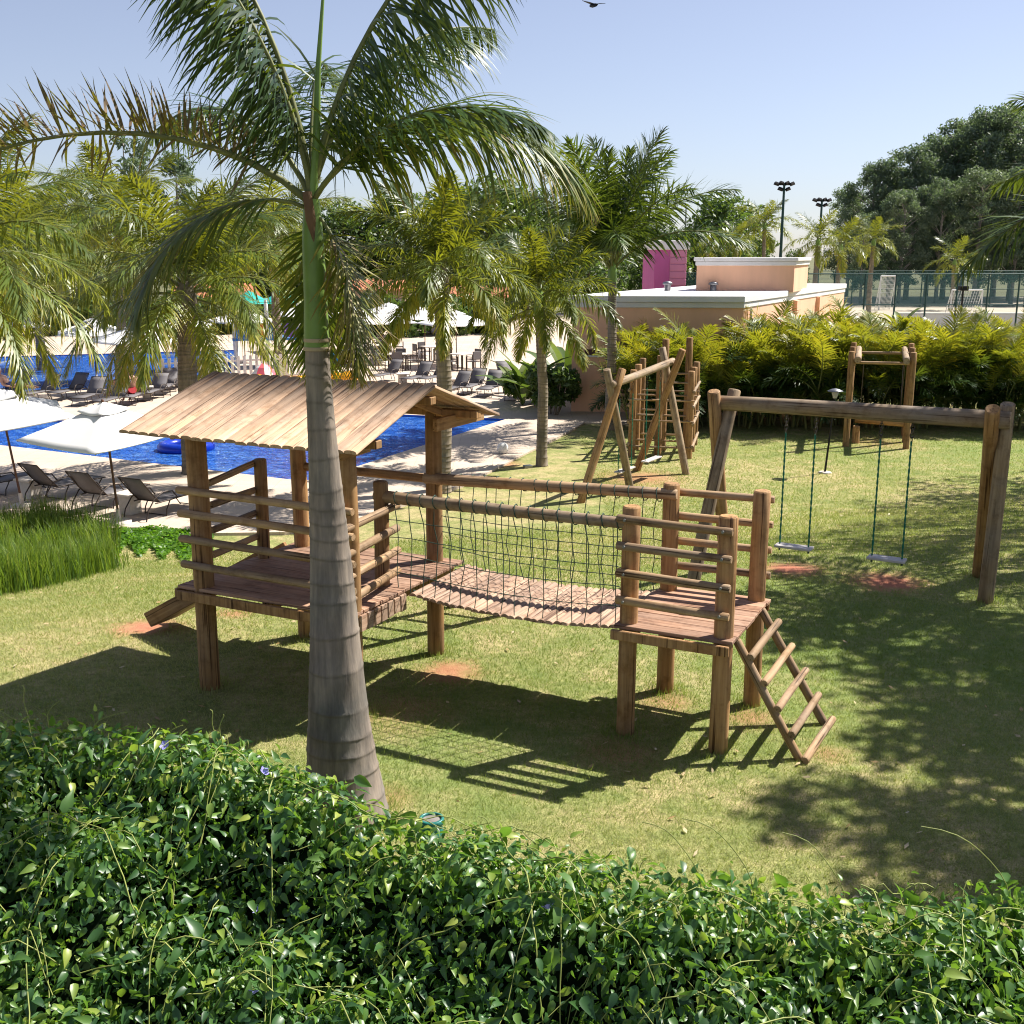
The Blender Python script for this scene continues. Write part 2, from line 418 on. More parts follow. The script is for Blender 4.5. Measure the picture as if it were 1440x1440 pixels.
M_STALK = plain("frond_stalk", (0.15, 0.16, 0.045), 0.55, var=0.3)
M_FRONDY = leafmat("yellowing_palm_frond", [(0.0, (0.022, 0.055, 0.012)), (0.3, (0.06, 0.105, 0.02)), (0.55, (0.13, 0.18, 0.026)), (0.8, (0.31, 0.27, 0.032)), (1.0, (0.34, 0.19, 0.04))], 0.27, (0.46, 0.42, 0.02))
M_EUC = leafmat("eucalyptus_leaf", [(0.0, (0.045, 0.075, 0.055)), (0.5, (0.105, 0.15, 0.10)), (1.0, (0.21, 0.245, 0.14))], 0.33, (0.12, 0.17, 0.07), 0.5, 0.4, 0.12)
M_BROAD = leafmat("broad_leaf", [(0.0, (0.025, 0.055, 0.016)), (0.5, (0.065, 0.115, 0.03)), (1.0, (0.15, 0.19, 0.045))], 0.3, (0.14, 0.2, 0.03), 0.45, 0.4, 0.5)
M_HEDGE = leafmat("hedge_leaf", [(0.0, (0.025, 0.07, 0.026)), (0.35, (0.055, 0.135, 0.036)), (0.7, (0.12, 0.225, 0.04)), (1.0, (0.30, 0.36, 0.06))], 0.3, (0.2, 0.36, 0.03), 0.40, 0.55, 6.0)
M_GRASSB = leafmat("grass_blade", [(0.0, (0.10, 0.16, 0.03)), (0.35, (0.19, 0.255, 0.07)), (0.65, (0.35, 0.34, 0.145)), (1.0, (0.55, 0.46, 0.27))], 0.3, (0.3, 0.34, 0.06), 0.6, 0.2, 0.8)
M_TALLG = leafmat("tall_grass", [(0.0, (0.022, 0.05, 0.012)), (0.45, (0.065, 0.135, 0.022)), (0.8, (0.16, 0.23, 0.045)), (1.0, (0.30, 0.29, 0.10))], 0.35, (0.25, 0.34, 0.03), 0.5, 0.3, 1.0)
M_COVER = leafmat("ground_cover_leaf", [(0.0, (0.03, 0.08, 0.01)), (0.5, (0.07, 0.17, 0.016)), (1.0, (0.16, 0.26, 0.03))], 0.35, (0.2, 0.4, 0.02), 0.45, 0.3, 3.0)
M_SOIL = plain("dark_soil", (0.04, 0.028, 0.018), 0.95, var=0.4, scale=20)

# ------------------------------------------------------------------ setting: ground, lawn, terrace, pools, court
def struct(name, me, mat): return tag(put(name, me, mat), kind="structure")
mb = MB(); mb.box(-2000, 2000, -50, 3000, -2.0, -1.5)
M_FAR = plain("far_ground", (0.12, 0.12, 0.05), 0.95, var=0.4, scale=0.05)
struct("ground", mb.mesh("ground"), M_FAR)

def Wd(px, py): return G(px, py, DZ)
# pools, lined up with the terrace
def poly2(pts): return [Vector((p[0], p[1], 0)) for p in pts]
cA = [loc_ab(*Wd(x, y).xy) for x, y in ((415, 675), (20, 628), (636, 616), (530, 651), (712, 589))]
pool_near = (cA[0][1] + cA[1][1]) / 2; pool_right = (cA[2][0] + cA[3][0]) / 2; pool_far = cA[4][1]
def ab_rect(a0, a1, b0, b1): return [W(a0, b0), W(a1, b0), W(a1, b1), W(a0, b1)]
POOL1 = [G(-330, 592, DZ), G(20, 628, DZ), G(415, 675, DZ), W(pool_right, pool_near), G(712, 589, DZ), G(430, 577, DZ), G(300, 578, DZ), G(160, 594, DZ), G(-330, 574, DZ)]
POOL1 = [Vector((p.x, p.y, 0)) for p in POOL1]
p2n = [Wd(-200, 566), Wd(330, 537), Wd(330, 492), Wd(-200, 507)]
POOL2 = [Vector((p.x, p.y, 0)) for p in p2n]
edge_px = [(-700, 760), (215, 741), (262, 750), (400, 748), (500, 732), (650, 682), (780, 617), (822, 594), (900, 596)]
EDGE = [Wd(*p) for p in edge_px]
outer = [Vector((p.x, p.y, 0)) for p in EDGE] + [Vector((p.x, p.y, 0)) for p in (Wd(905, 575), Wd(815, 440), Wd(-500, 440))]
xs = np.arange(-26, 34.01, 0.3); ys = np.arange(1.5, 62, 0.3)
XX, YY = np.meshgrid(xs, ys)
ZZ = terr(XX, YY)
def inside(X, Y, poly):
    r = np.zeros(X.shape, bool); n_ = len(poly)
    for i in range(n_):
        a, b = poly[i], poly[(i + 1) % n_]
        r ^= ((a.y > Y) != (b.y > Y)) & (X < (b.x - a.x) * (Y - a.y) / (b.y - a.y + 1e-9) + a.x)
    return r
INS = inside(XX, YY, outer)
core = INS.copy()
for sh_ in (1, -1):
    core &= np.roll(INS, sh_, 0) & np.roll(INS, sh_, 1)
ZZ = np.where(core, -1.48, ZZ)
nx, ny = len(xs), len(ys)
idx = np.arange(nx * ny).reshape(ny, nx)
Fq = np.stack([idx[:-1, :-1], idx[:-1, 1:], idx[1:, 1:], idx[1:, :-1]], -1).reshape(-1, 4)
struct("lawn", fast_mesh("lawn", np.stack([XX, YY, ZZ], -1), Fq), M_LAWN)

polys = [outer, POOL1, POOL2]
tris = tessellate_polygon(polys)
flat = [v for p in polys for v in p]
mb = MB()
up = []
for t_ in tris:
    a, b, c = [flat[i] for i in t_]
    up.append(t_ if (b - a).cross(c - a).z > 0 else (t_[0], t_[2], t_[1]))
mb.add([(v.x, v.y, DZ) for v in flat], up)
off = 0
for p in polys:
    n_ = len(p)
    for i in range(n_):
        a, b = p[i], p[(i + 1) % n_]
        mb.add([(a.x, a.y, DZ), (b.x, b.y, DZ), (b.x, b.y, DZ - 0.16), (a.x, a.y, DZ - 0.16)], [(0, 1, 2, 3)])
terrace = struct("pool_terrace", mb.mesh("terrace"), M_TERR)
for nm, P in (("pool_water", POOL1), ("far_pool_water", POOL2)):
    mb = MB(); mb.add([(v.x, v.y, DZ - 0.07) for v in P], [tuple(range(len(P)))])
    struct(nm, mb.mesh(nm), M_WATER)
    mb = MB()
    for i in range(len(P)):
        a, b = P[i], P[(i + 1) % len(P)]
        c_ = sum(P, Vector()) / len(P)
        a2 = a + (c_ - a).normalized() * 0.004; b2 = b + (c_ - b).normalized() * 0.004
        mb.add([(a2.x, a2.y, DZ - 0.008), (b2.x, b2.y, DZ - 0.008), (b2.x, b2.y, DZ - 0.28), (a2.x, a2.y, DZ - 0.28)], [(0, 1, 2, 3)])
    struct(nm.replace("water", "edge_tiles"), mb.mesh(nm + "_t"), M_TILE)
# coping along the near edge of the pool
# sports court surface far behind the palm hedge
mb = MB(); mb.box(16, 130, 62, 150, -1.5, -1.21)
struct("sports_court", mb.mesh("court"), plain("court_sand", (0.50, 0.43, 0.33), 0.9, scale=0.6))

# short mown grass, more blades where it is near
pFL_, pFR_, pBL_, pBR_ = (-3.92, -0.76), (-2.27, -0.78), (-4.0, 0.85), (-2.44, 0.97)
def grass_blades():
    N_ = 600000
    u = rng.random(N_)
    Y = 5.6 * (34 / 5.6) ** (u ** 0.9)
    X = (rng.random(N_) * 2 - 1) * (0.52 * Y + 0.8)
    a, b = loc_ab(X, Y)
    Zg = terr(X, Y)
    keep = (Zg > -1.235) | (X > 2.0)
    # soil patches stay bare
    for p, rr in ((GT(1113, 800), 0.42), (GT(1247, 818), 0.46), (GT(205, 882), 0.35), (GT(632, 945), 0.3), (GT(900, 672), 0.8)):
        keep &= (np.hypot(X - p.x, Y - p.y) > rr * (0.6 + 0.6 * rng.random(N_)))
    X, Y, Zg = X[keep], Y[keep], Zg[keep]; n = len(X)
    sc = np.clip(Y / 10, 0.7, 2.2)
    h = (0.016 + 0.026 * rng.random(n)) * (0.85 + 0.2 * sc); w = 0.0032 * sc * (0.7 + 0.6 * rng.random(n))
    th = rng.random(n) * 2 * np.pi; lean = (0.35 + 0.75 * rng.random(n)) * h; la = rng.random(n) * 2 * np.pi
    # longer, unmown blades round the feet of posts and along the hedge
    feet = [W(*q) for q in (pFL_, pFR_, pBL_, pBR_, (0, 0), (.815, 0), (.815, 1.09), (0, 1.05))] + [GT(1377, 810), GT(1385, 846), GT(816, 707), GT(887, 690), GT(490, 1150), GT(762, 655)]
    for p in feet:
        dd = np.hypot(X - p.x, Y - p.y); h = np.where((dd < .22) | ((dd < .4) & (p.y < 7.8)), h * rng.uniform(1.2, 2.6, n), h)
    tall = rng.random(n) > .985; h = np.where(tall, h * 1.9, h); lean = np.where(tall, lean * 1.3, lean)
    base = np.stack([X, Y, Zg - 0.002], -1)
    side = np.stack([np.cos(th) * w, np.sin(th) * w, np.zeros(n)], -1)
    tip = base + np.stack([np.cos(la) * lean, np.sin(la) * lean, h], -1)
    V = np.stack([base - side, base + side, tip], 1).reshape(-1, 3)
    F = np.arange(3 * n).reshape(-1, 3)
    patch = 0.5 + 0.25 * np.sin(X * 0.8 + 1.7 * np.sin(Y * 0.5)) * np.cos(Y * 0.65 + X * 0.3)
    for p, rad, amt in ((GT(1300, 900), 4.6, .35), (GT(640, 1060), 1.5, .3), (GT(560, 890), 0.9, .2), (GT(1390, 640), 5.0, .25), (GT(980, 620), 3.0, .2), (GT(850, 950), 1.2, .18)):  # blades in those zones greener too, again carrying the shade's hue
        patch = patch - amt * np.clip(1.3 - np.hypot(X - p.x, Y - p.y) / rad, 0, 1)
    tint = np.repeat(np.clip(patch * 0.55 + 0.45 * rng.random(n) - 0.05, 0, 1), 3)
    me = fast_mesh("short_grass", V, F, False, tint)
    o = put("grass", me, M_GRASSB)
    tag(o, "short mown sunlit grass of the play lawn", "grass", kind="stuff")
grass_blades()
def litter():
    rg = np.random.default_rng(31); n = 420
    Y = 6.0 * (26 / 6.0) ** rg.random(n); X = (rg.random(n) * 2 - 1) * .5 * Y
    Z = terr(X, Y); ok = (Z > -1.2) | (X > 2.5); X, Y, Z = X[ok], Y[ok], Z[ok]; n = len(X)
    th = rg.random(n) * 6.28; l = rg.uniform(.018, .045, n); w = l * rg.uniform(.25, .45, n); c, s_ = np.cos(th), np.sin(th)
    o3 = np.stack([X, Y, Z + .022], -1); a = np.stack([c * l, s_ * l, rg.uniform(-.012, .012, n)], -1); b_ = np.stack([-s_ * w, c * w, rg.uniform(-.008, .008, n)], -1)
    V = np.stack([o3 - a, o3 + b_, o3 + a, o3 - b_], 1).reshape(-1, 3)
    o = put("fallen_leaves", fast_mesh("litter", V, np.arange(4 * n).reshape(-1, 4), False, np.repeat(rg.uniform(.3, 1, n), 4)), leafmat("dry_leaf", [(0, (.22, .12, .05)), (.6, (.40, .27, .12)), (1, (.55, .45, .28))], .1))
    tag(o, "small dry leaves scattered over the lawn", "leaves", kind="stuff")
litter()

# ------------------------------------------------------------------ log building
def log_mesh(L, r0, r1=None, n=12, wob=0.03, seg=7, seed=0):
    """a round log along +Z from 0 to L with softened ends"""
    rg = random.Random(seed); r1 = r0 if r1 is None else r1
    zs = [0, min(0.012, L * .1)] + [L * i / seg for i in range(1, seg)] + [L - min(0.012, L * .1), L]
    ph = rg.random() * 6.28; ph2 = rg.random() * 6.28
    V = []; F = []
    for i, z in enumerate(zs):
        t = z / L; r = r0 + (r1 - r0) * t
        if i in (0, len(zs) - 1): r -= min(0.012, r * .15)
        cx = wob * r0 * 2.2 * math.sin(ph + t * 3.3); cy = wob * r0 * 2.2 * math.sin(ph2 + t * 4.1)
        for k in range(n):
            a = 2 * math.pi * k / n
            rr = r * (1 + wob * math.sin(2 * a + ph + 2 * t) + wob * 0.7 * (rg.random() - 0.5))
            V.append((cx + rr * math.cos(a), cy + rr * math.sin(a), z))
    for i in range(len(zs) - 1):
        for k in range(n):
            a, b = i * n + k, i * n + (k + 1) % n
            F.append((a, b, b + n, a + n))
    F.append(tuple(range(n))[::-1]); F.append(tuple(range((len(zs) - 1) * n, len(zs) * n)))
    me = bpy.data.meshes.new("log"); me.from_pydata(V, [], F)
    sm = [True] * len(F); sm[-1] = sm[-2] = False
    for i in range(n): sm[i] = False; sm[-3 - i] = False
    me.polygons.foreach_set("use_smooth", sm); me.update()
    return me
_ls = [0]
def log(parent, name, p0, p1, r0, r1=None, mat=None, n=12, wob=0.03):
    p0, p1 = Vector(p0), Vector(p1); d = p1 - p0; _ls[0] += 1
    me = log_mesh(d.length, r0, r1, n, wob, seed=_ls[0])
    q = d.to_track_quat('Z', 'Y')
    M = Matrix.Translation(p0) @ q.to_matrix().to_4x4() @ Matrix.Rotation(_ls[0] * 1.7, 4, 'Z')
    return put(name, me, mat or M_LOG, parent, M)
def board(parent, name, x0, x1, y0, y1, z0, z1, mat, bev=0.006):
    """a board with its own origin, so that the grain differs from board to board"""
    c = Vector(((x0 + x1) / 2, (y0 + y1) / 2, (z0 + z1) / 2))
    mb = MB(); mb.box(x0 - c.x, x1 - c.x, y0 - c.y, y1 - c.y, z0 - c.z, z1 - c.z)
    o = put(name, mb.mesh(name), mat, parent, Matrix.Translation(c))
    if bev: bevel_mod(o, bev, 1)
    return o
def rope(parent, name, pts, r=0.006, mat=None, n=6):
    mb = MB(); mb.tube(pts, r, n); return put(name, mb.mesh(name), mat or M_ROPE, parent)
def bolt(parent, p, axis=(0, -1, 0), r=0.012):
    mb = MB(); p = Vector(p); a = Vector(axis); mb.tube([p, p + a * 0.012], r, 8)
    return put("bolt", mb.mesh("bolt"), M_STEEL, parent)

# ------------------------------------------------------------------ play tower with roof, net bridge, platform, ladder and slides
play = thing("play_tower", "log play tower with plank roof, net bridge, second platform and ladder", "play tower", (PO.x, PO.y, 0), ROT_A)
PR = 0.078
# posts of the roofed platform (local: x along the bridge, y away from the camera)
pFL, pFR, pBL, pBR = (-3.92, -0.76), (-2.27, -0.78), (-4.0, 0.85), (-2.44, 0.97)
for (x, y), ztop, rr in ((pFL, 2.44, 0.098), (pFR, 2.44, 0.092), (pBL, 2.52, 0.085), (pBR, 2.52, 0.085)):
    log(play, "post", (x, y, -0.15), (x, y, ztop), rr, rr * 0.95, M_LOG, 16, 0.02)
log(play, "post", (-2.44, 0.0, 0.86), (-2.44, 0.0, 1.99), 0.07, 0.067, M_LOG, 14)          # bridge end post
log(play, "post", (-4.06, 0.30, 0.86), (-4.06, 0.30, 2.02), 0.066, 0.063, M_LOG, 14)      # slide side post
# posts of the open platform
for x, y in ((0, 0), (0.815, 0), (0.815, 1.09), (0, 1.05)):
    log(play, "post", (x, y, -0.15), (x, y, 2.0), 0.08, 0.076, M_LOG, 16, 0.02)
# deck of the roofed platform: planks along x, joists and fascia
def deck(x0, x1, y0, y1, ztop, n, nm="deck"):
    base = bpy.data.objects.new(nm, None)
    mb = MB()
    for xx in (x0 + 0.12, (x0 + x1) / 2, x1 - 0.12): mb.box(xx - 0.03, xx + 0.03, y0 + 0.04, y1 - 0.04, ztop - 0.13, ztop - 0.033)
    d = put(nm, mb.mesh(nm), M_LOG, play)
    w = (y1 - y0) / n
    for i in range(n):
        jx = random.uniform(-0.006, 0.006)
        board(d, "plank", x0 + jx, x1 + jx, y0 + i * w + 0.003, y0 + (i + 1) * w - 0.003, ztop - 0.03 + random.uniform(-.002, 0), ztop + random.uniform(-.002, .002), M_DECK, 0.004)
    return d
dl = deck(-4.16, -2.18, -0.86, 1.10, 1.0, 14)
board(dl, "fascia_board", -4.13, -2.2, -0.905, -0.866, 0.875, 0.965, M_LOG)
board(dl, "fascia_board", -4.20, -4.165, -0.86, 1.1, 0.875, 0.965, M_LOG)
# ribs seen on the bridge side of the roofed deck: short upright slats
for i in range(7):
    y = -0.80 + i * 0.108
    board(dl, "side_slat", -2.172, -2.145, y, y + 0.092, 0.83 + random.uniform(-.01, .01), 0.972, M_SLAT, 0.004)
dr = deck(-0.09, 0.92, -0.12, 1.17, 1.0, 9)
board(dr, "fascia_board", -0.10, 0.905, -0.165, -0.126, 0.88, 0.965, M_LOG)
board(dr, "fascia_board", -0.10, 0.905, 1.176, 1.214, 0.88, 0.965, M_LOG)
# rails
RL = 0.037
for z in (1.22, 1.46, 1.70, 1.915):
    log(play, "rail", (-4.05, -0.885, z + 0.01), (-2.13, -0.905, z), RL, RL * .95, M_RAIL)       # front of roofed platform
    log(play, "rail", (-3.98, -0.55, z + 0.02), (-4.13, 0.36, z + 0.06 * (z > 1.8)), RL * .92, RL * .9, M_RAIL)   # slide side
for z in (1.13, 1.33, 1.54, 1.76):
    log(play, "rail", (-2.20, -0.93, z), (-2.35, 0.14, z - .01), RL * 1.02, RL, M_RAIL)        # side towards the bridge
log(play, "rail", (-4.05, 0.86, 1.86), (-2.40, 0.99, 1.83), 0.045, 0.043, M_LOG)                # rear
for z in (1.205, 1.44, 1.675, 1.90):
    log(play, "rail", (-0.075, -0.112, z + .01), (0.885, -0.112, z - 0.005), RL, RL * .93, M_RAIL)
    log(play, "rail", (-0.03, 1.165, z), (0.90, 1.20, z), RL, RL * .93, M_RAIL)
    bolt(play, (0.0, -0.148, z + 0.01)); bolt(play, (0.815, -0.146, z))
# bridge top rails
log(play, "bridge_rail", (-2.50, 0.0, 1.855), (0.03, -0.015, 1.845), 0.055, 0.047, M_GREYLOG, 14, 0.05)
log(play, "bridge_rail", (-2.52, 0.93, 1.85), (0.07, 1.0, 1.905), 0.055, 0.05, M_RAIL, 14, 0.04)
# bridge walk of rounded slats on two ropes
def sag(x):
    t = (x + 2.2) / 2.13
    return 0.975 - 0.075 * 4 * t * (1 - t) * 0.95 - 0.02 * t
bridge = bpy.data.objects.new("bridge_walk", None); COL.objects.link(bridge); bridge.parent = play
def slat_mesh():
    V, F = [], []; prof = [(-.0375, 0), (-.036, .014), (-.02, .027), (0, .032), (.02, .027), (.036, .014), (.0375, 0)]
    for y in (-0.55, 0.55):
        for x, z in prof: V.append((x, y, z))
    n = len(prof)
    for i in range(n - 1): F.append((i, i + 1, i + 1 + n, i + n))
    F += [tuple(range(n)), tuple(range(2 * n - 1, n - 1, -1)), (0, n, 2 * n - 1, n - 1)]
    me = bpy.data.meshes.new("slat"); me.from_pydata(V, [], F); me.materials.append(M_SLAT); return me
sm_ = slat_mesh()
ns = 28
for i in range(ns):
    x = -2.135 + (i + 0.5) * 2.04 / ns
    M = Matrix.Translation((x, 0.51 + random.uniform(-.012, .012), sag(x) - 0.015)) @ Matrix.Rotation(R(random.uniform(-1.2, 1.2)), 4, 'Z') @ Matrix.Rotation(R(random.uniform(-4, 4)), 4, 'Y')
    put("bridge_slat", sm_, None, bridge, M)
for y in (0.12, 0.92):
    rope(bridge, "carrying_rope", [(x, y, sag(x) - 0.028) for x in np.linspace(-2.18, -0.05, 14)], 0.012)
# nets on both sides of the bridge
for side_i, (y, xs0, x1, zt0, zt1) in enumerate(((-0.01, -2.36, -0.07, 1.80, 1.80), (1.0, -2.36, -0.07, 1.80, 1.85))):
    net = bpy.data.objects.new("net", None); COL.objects.link(net); net.parent = play
    nv = 17
    rj = random.Random(3 + side_i)
    cols = [xs0 + (i + 0.6) * (x1 - xs0) / nv for i in range(nv)]
    jit = [[(rj.uniform(-.018, .018), rj.uniform(-.012, .012)) for _ in range(6)] for _ in range(nv)]
    knots = []
    for i, x in enumerate(cols):
        zt = zt0 + (zt1 - zt0) * i / nv; zb = sag(min(max(x, -2.2), -0.08)) + 0.0
        row = []
        for k in range(6):
            t = k / 5.0
            row.append(Vector((x + jit[i][k][0], y + jit[i][k][1] + (0.05 if side_i == 0 else -0.05) * math.sin(t * 3.1), zt + (zb - zt) * t)))
        knots.append(row)
        rope(net, "net_rope", [row[0] + Vector((0, 0, .06))] + row, 0.0044)
    for k in range(1, 5):
        t = k / 5.0
        a = Vector((xs0 - .06, y, 1.8 + (sag(-2.2) - 1.8) * t)); b = Vector((x1 + .03, y, 1.8 + (sag(-.08) - 1.8) * t))
        rope(net, "net_rope", [a] + [r_[k] for r_ in knots] + [b], 0.0044)
    # lashing loops on the top rail
    for i, x in enumerate(cols):
        zc = zt0 + (zt1 - zt0) * i / nv + 0.052
        yc = y + (0.0 if side_i == 0 else -0.03)
        rope(net, "lashing", [(x + 0.06 * t / 9, yc + 0.062 * math.cos(t * .7), zc + 0.062 * math.sin(t * .7)) for t in range(10)], 0.005, None, 5)
# roof: half-round planks on both slopes, purlins
roof = bpy.data.objects.new("roof", None); COL.objects.link(roof); roof.parent = play
RX0, RX1, RIDGE_Y, RIDGE_Z = -4.44, -1.90, 0.10, 2.86
EY0, EZ0, EY1, EZ1 = -1.16, 2.455, 1.36, 2.455
NP = 21
def plank_mesh(L, w):
    prof = []
    for i in range(9):
        a = math.pi * (1 - i / 8); prof.append((math.cos(a) * w / 2, 0.006 + math.sin(a) ** 0.6 * 0.030))
    prof = [(-w / 2, 0.0)] + prof + [(w / 2, 0.0)]
    V, F = [], []
    n = len(prof)
    for z in (0, L):
        for x, h in prof: V.append((x, h, z))
    for i in range(n): F.append((i, i + n, (i + 1) % n + n, (i + 1) % n))
    F += [tuple(range(n))[::-1], tuple(range(n, 2 * n))]
    me = bpy.data.meshes.new("roof_plank"); me.from_pydata(V, [], F); me.materials.append(M_ROOF)
    me.polygons.foreach_set("use_smooth", [True] * n + [False, False]); return me
wpl = (RX1 - RX0) / NP
for (ey, ez) in ((EY0, EZ0), (EY1, EZ1)):
    d = Vector((0, ey - RIDGE_Y, ez - RIDGE_Z)); L = d.length; dz = d.normalized()
    xax = Vector((1, 0, 0)) if ey < 0 else Vector((-1, 0, 0))
    yax = dz.cross(xax).normalized()
    if yax.z < 0: yax = -yax; xax = -xax
    pm = plank_mesh(L, wpl - 0.001)
    for i in range(NP):
        x = RX0 + (i + .5) * wpl
        B3 = Matrix((xax, yax, dz)).transposed().to_4x4()
        off_ = dz * random.uniform(-0.012, 0.012)
        put("roof_plank", pm, None, roof, Matrix.Translation(Vector((x, RIDGE_Y, RIDGE_Z)) + off_ + yax * random.uniform(-.003, .003)) @ B3)
for y, z in ((-0.80, 2.50), (0.10, 2.76), (0.96, 2.53)):
    board(roof, "purlin", RX0 + 0.10, RX1 - (0.02 if y else 0.05), y - 0.05, y + 0.05, z - 0.05, z + 0.02, M_LOG)
def beam_between(parent, name, p0, p1, w, h, mat):
    p0, p1 = Vector(p0), Vector(p1); d = (p1 - p0); zx = d.normalized()
    side = zx.cross(Vector((0, 0, 1))).normalized(); upv = side.cross(zx)
    mb = MB(); mb.box(-w / 2, w / 2, -h / 2, h / 2, 0, d.length)
    M = Matrix.Translation(p0) @ Matrix((side, upv, zx)).transposed().to_4x4()
    return bevel_mod(put(name, mb.mesh(name), mat, parent, M), 0.005, 1)
for x in (-4.0, -2.32):
    beam_between(roof, "rafter", (x, -0.98, 2.435), (x, 0.09, 2.78), 0.045, 0.07, M_LOG)
    beam_between(roof, "rafter", (x, 1.2, 2.43), (x, 0.11, 2.78), 0.045, 0.07, M_LOG)
beam_between(roof, "tie_beam", (-2.17, 0.55, 2.45), (-2.17, 1.5, 2.44), 0.05, 0.12, M_LOG)
beam_between(roof, "tie_beam", (-2.19, -0.98, 2.42), (-2.19, -0.55, 2.43), 0.05, 0.12, M_LOG)
# ladder from the open platform
lad = bpy.data.objects.new("ladder", None); COL.objects.link(lad); lad.parent = play
lt0, lb0 = Vector((0.90, 0.09, 0.95)), Vector((1.50, 0.12, -0.06))
lt1, lb1 = Vector((0.90, 0.92, 0.97)), Vector((1.54, 0.93, -0.06))
log(lad, "stringer", lb0, lt0, 0.038, 0.036, M_RAIL); log(lad, "stringer", lb1, lt1, 0.038, 0.036, M_RAIL)
for i in range(5):
    t = 0.06 + i * 0.2
    a = lb0.lerp(lt0, t); b = lb1.lerp(lt1, t); e = (b - a).normalized() * 0.07; o_ = Vector((0.055, 0, 0.035))
    log(lad, "rung", a - e + o_, b + e + o_, 0.033, 0.031, M_SLAT if i == 99 else M_RAIL)
# slide at the far end of the roofed platform and a ramp behind it
def slide(name, top, bot, w, side):
    s_ = bpy.data.objects.new(name, None); COL.objects.link(s_); s_.parent = play
    top, bot = Vector(top), Vector(bot); wv = Vector(side).normalized() * w
    for k in (0, 1):
        beam_between(s_, "slide_side", top + wv * k + Vector((0, 0, .02)), bot + wv * k + Vector((0, 0, .07)), 0.05, 0.16, M_LOG)
    d = bot - top; upv = wv.normalized().cross(d.normalized()); upv = upv if upv.z > 0 else -upv
    for i in range(4):
        a = top + wv * ((i + .08) / 4.0 * 0.94 + .03); 
        mb = MB(); q = wv * (0.94 / 4 * .96)
        P = [a, a + q, bot + (a - top) + q, bot + (a - top)]
        mb.add(P + [p - upv * .025 for p in P], [(0, 1, 2, 3), (7, 6, 5, 4), (0, 4, 5, 1), (1, 5, 6, 2), (2, 6, 7, 3), (3, 7, 4, 0)])
        put("slide_board", mb.mesh("slide_board"), M_SLAT, s_)
    return s_
slide("slide", (-4.18, 0.38, 0.93), (-5.62, 0.20, 0.06), 0.46, (0.0, 1, 0))
ramp_ = bpy.data.objects.new("climbing_ramp", None); COL.objects.link(ramp_); ramp_.parent = play
for k in (0, 1):
    log(ramp_, "ramp_log", (-3.65 + k * .7, 1.10, 0.9), (-3.05 + k * .7, 2.42, 0.04), 0.06, 0.055, M_LOG)
for i in range(5):
    t = 0.12 + i * .19
    log(ramp_, "rung", (-3.72 + .6 * t, 1.10 + 1.32 * t, 0.95 - .86 * t), (-2.88 + .6 * t, 1.10 + 1.32 * t, 0.95 - .86 * t), 0.03, 0.03, M_RAIL)

# ------------------------------------------------------------------ swing sets
def swing(label, top0, top1, z_seat, fwd, ropelen_chain=0.22):
    """one hanging swing: two ropes with rings and a board seat"""
    c = (Vector(top0) + Vector(top1)) / 2
    s_ = thing("swing", label, "swing", (c.x, c.y, z_seat), 0)
    for p in (top0, top1):
        p = Vector(p) - Vector((c.x, c.y, z_seat))
        mb = MB()
        # twisted rope
        n_ = 60; pts = []
        zt = p.z - ropelen_chain
        for k in range(2):
            pts = [(p.x * (0.99) + 0.006 * math.cos(i * .9 + k * math.pi), p.y + 0.006 * math.sin(i * .9 + k * math.pi), 0.02 + (zt - .02) * i / n_) for i in range(n_ + 1)]
            mb.tube(pts, 0.007, 5)
        put("rope", mb.mesh("rope"), M_TEAL, s_)
        mb = MB()
        for i in range(5):
            zc = zt + (i + .5) * ropelen_chain / 5; r_ = 0.024
            pl = i % 2
            mb.tube([(p.x + (r_ * math.cos(t * .785) if pl else 0), p.y + (0 if pl else r_ * math.cos(t * .785)), zc + 0.032 * math.sin(t * .785)) for t in range(9)], 0.005, 5, False)
        put("chain", mb.mesh("chain"), M_BRONZE, s_)
    w = (Vector(top1) - Vector(top0)); w.z = 0; L = w.length; w.normalize()
    f = Vector((-w.y, w.x, 0))
    B3 = Matrix((w, f, Vector((0, 0, 1)))).transposed().to_4x4()
    mb = MB(); mb.box(-L / 2 - .045, L / 2 + .045, -0.09, 0.09, -0.016, 0.016)
    bevel_mod(put("seat", mb.mesh("seat"), M_SEAT, s_, B3), 0.008, 2)
    for k in (-1, 1):
        mb = MB(); mb.tube([(k * L / 2, 0, -0.017), (k * L / 2, 0, -0.06)], 0.014, 6)
        put("knot", mb.mesh("knot"), M_ROPE, s_, B3)
    return s_
# big swing set: beam nearly across the picture
bz = 2.27
b0 = AY(1003, 566, 1); 
def beam_pt(px, py, z): return G(px, py, z)
sB0, sB1 = G(1008, 567, 2.22), G(1422, 590, 2.26)
set1 = thing("swing_set", "wide log swing set with a long weathered beam beside the play tower", "swing set", ((sB0.x + sB1.x) / 2, (sB0.y + sB1.y) / 2, 0))
o1 = Vector(set1.location)
log(set1, "beam", sB0 - o1, sB1 - o1, 0.088, 0.096, M_GREYLOG, 16, 0.05)
def aframe(parent, org, feet, beam_end, over=0.16, r=0.085, along=0.11, bd=None, cross=0.10):
    bd = bd.normalized()
    for i, ft in enumerate(feet):
        ft = Vector(ft); be = Vector(beam_end) + bd * along * (1 if i else -1)
        other = (feet[1 - i] - ft); other.z = 0
        d = (be - ft); top = ft + d * ((d.length + over) / d.length)
        top += other.normalized() * cross
        log(parent, "leg", ft - d.normalized() * 0.15 - org, top - org, r, r * .9, M_GREYLOG if i else M_LOG, 14, 0.03)
bd = (sB1 - sB0)
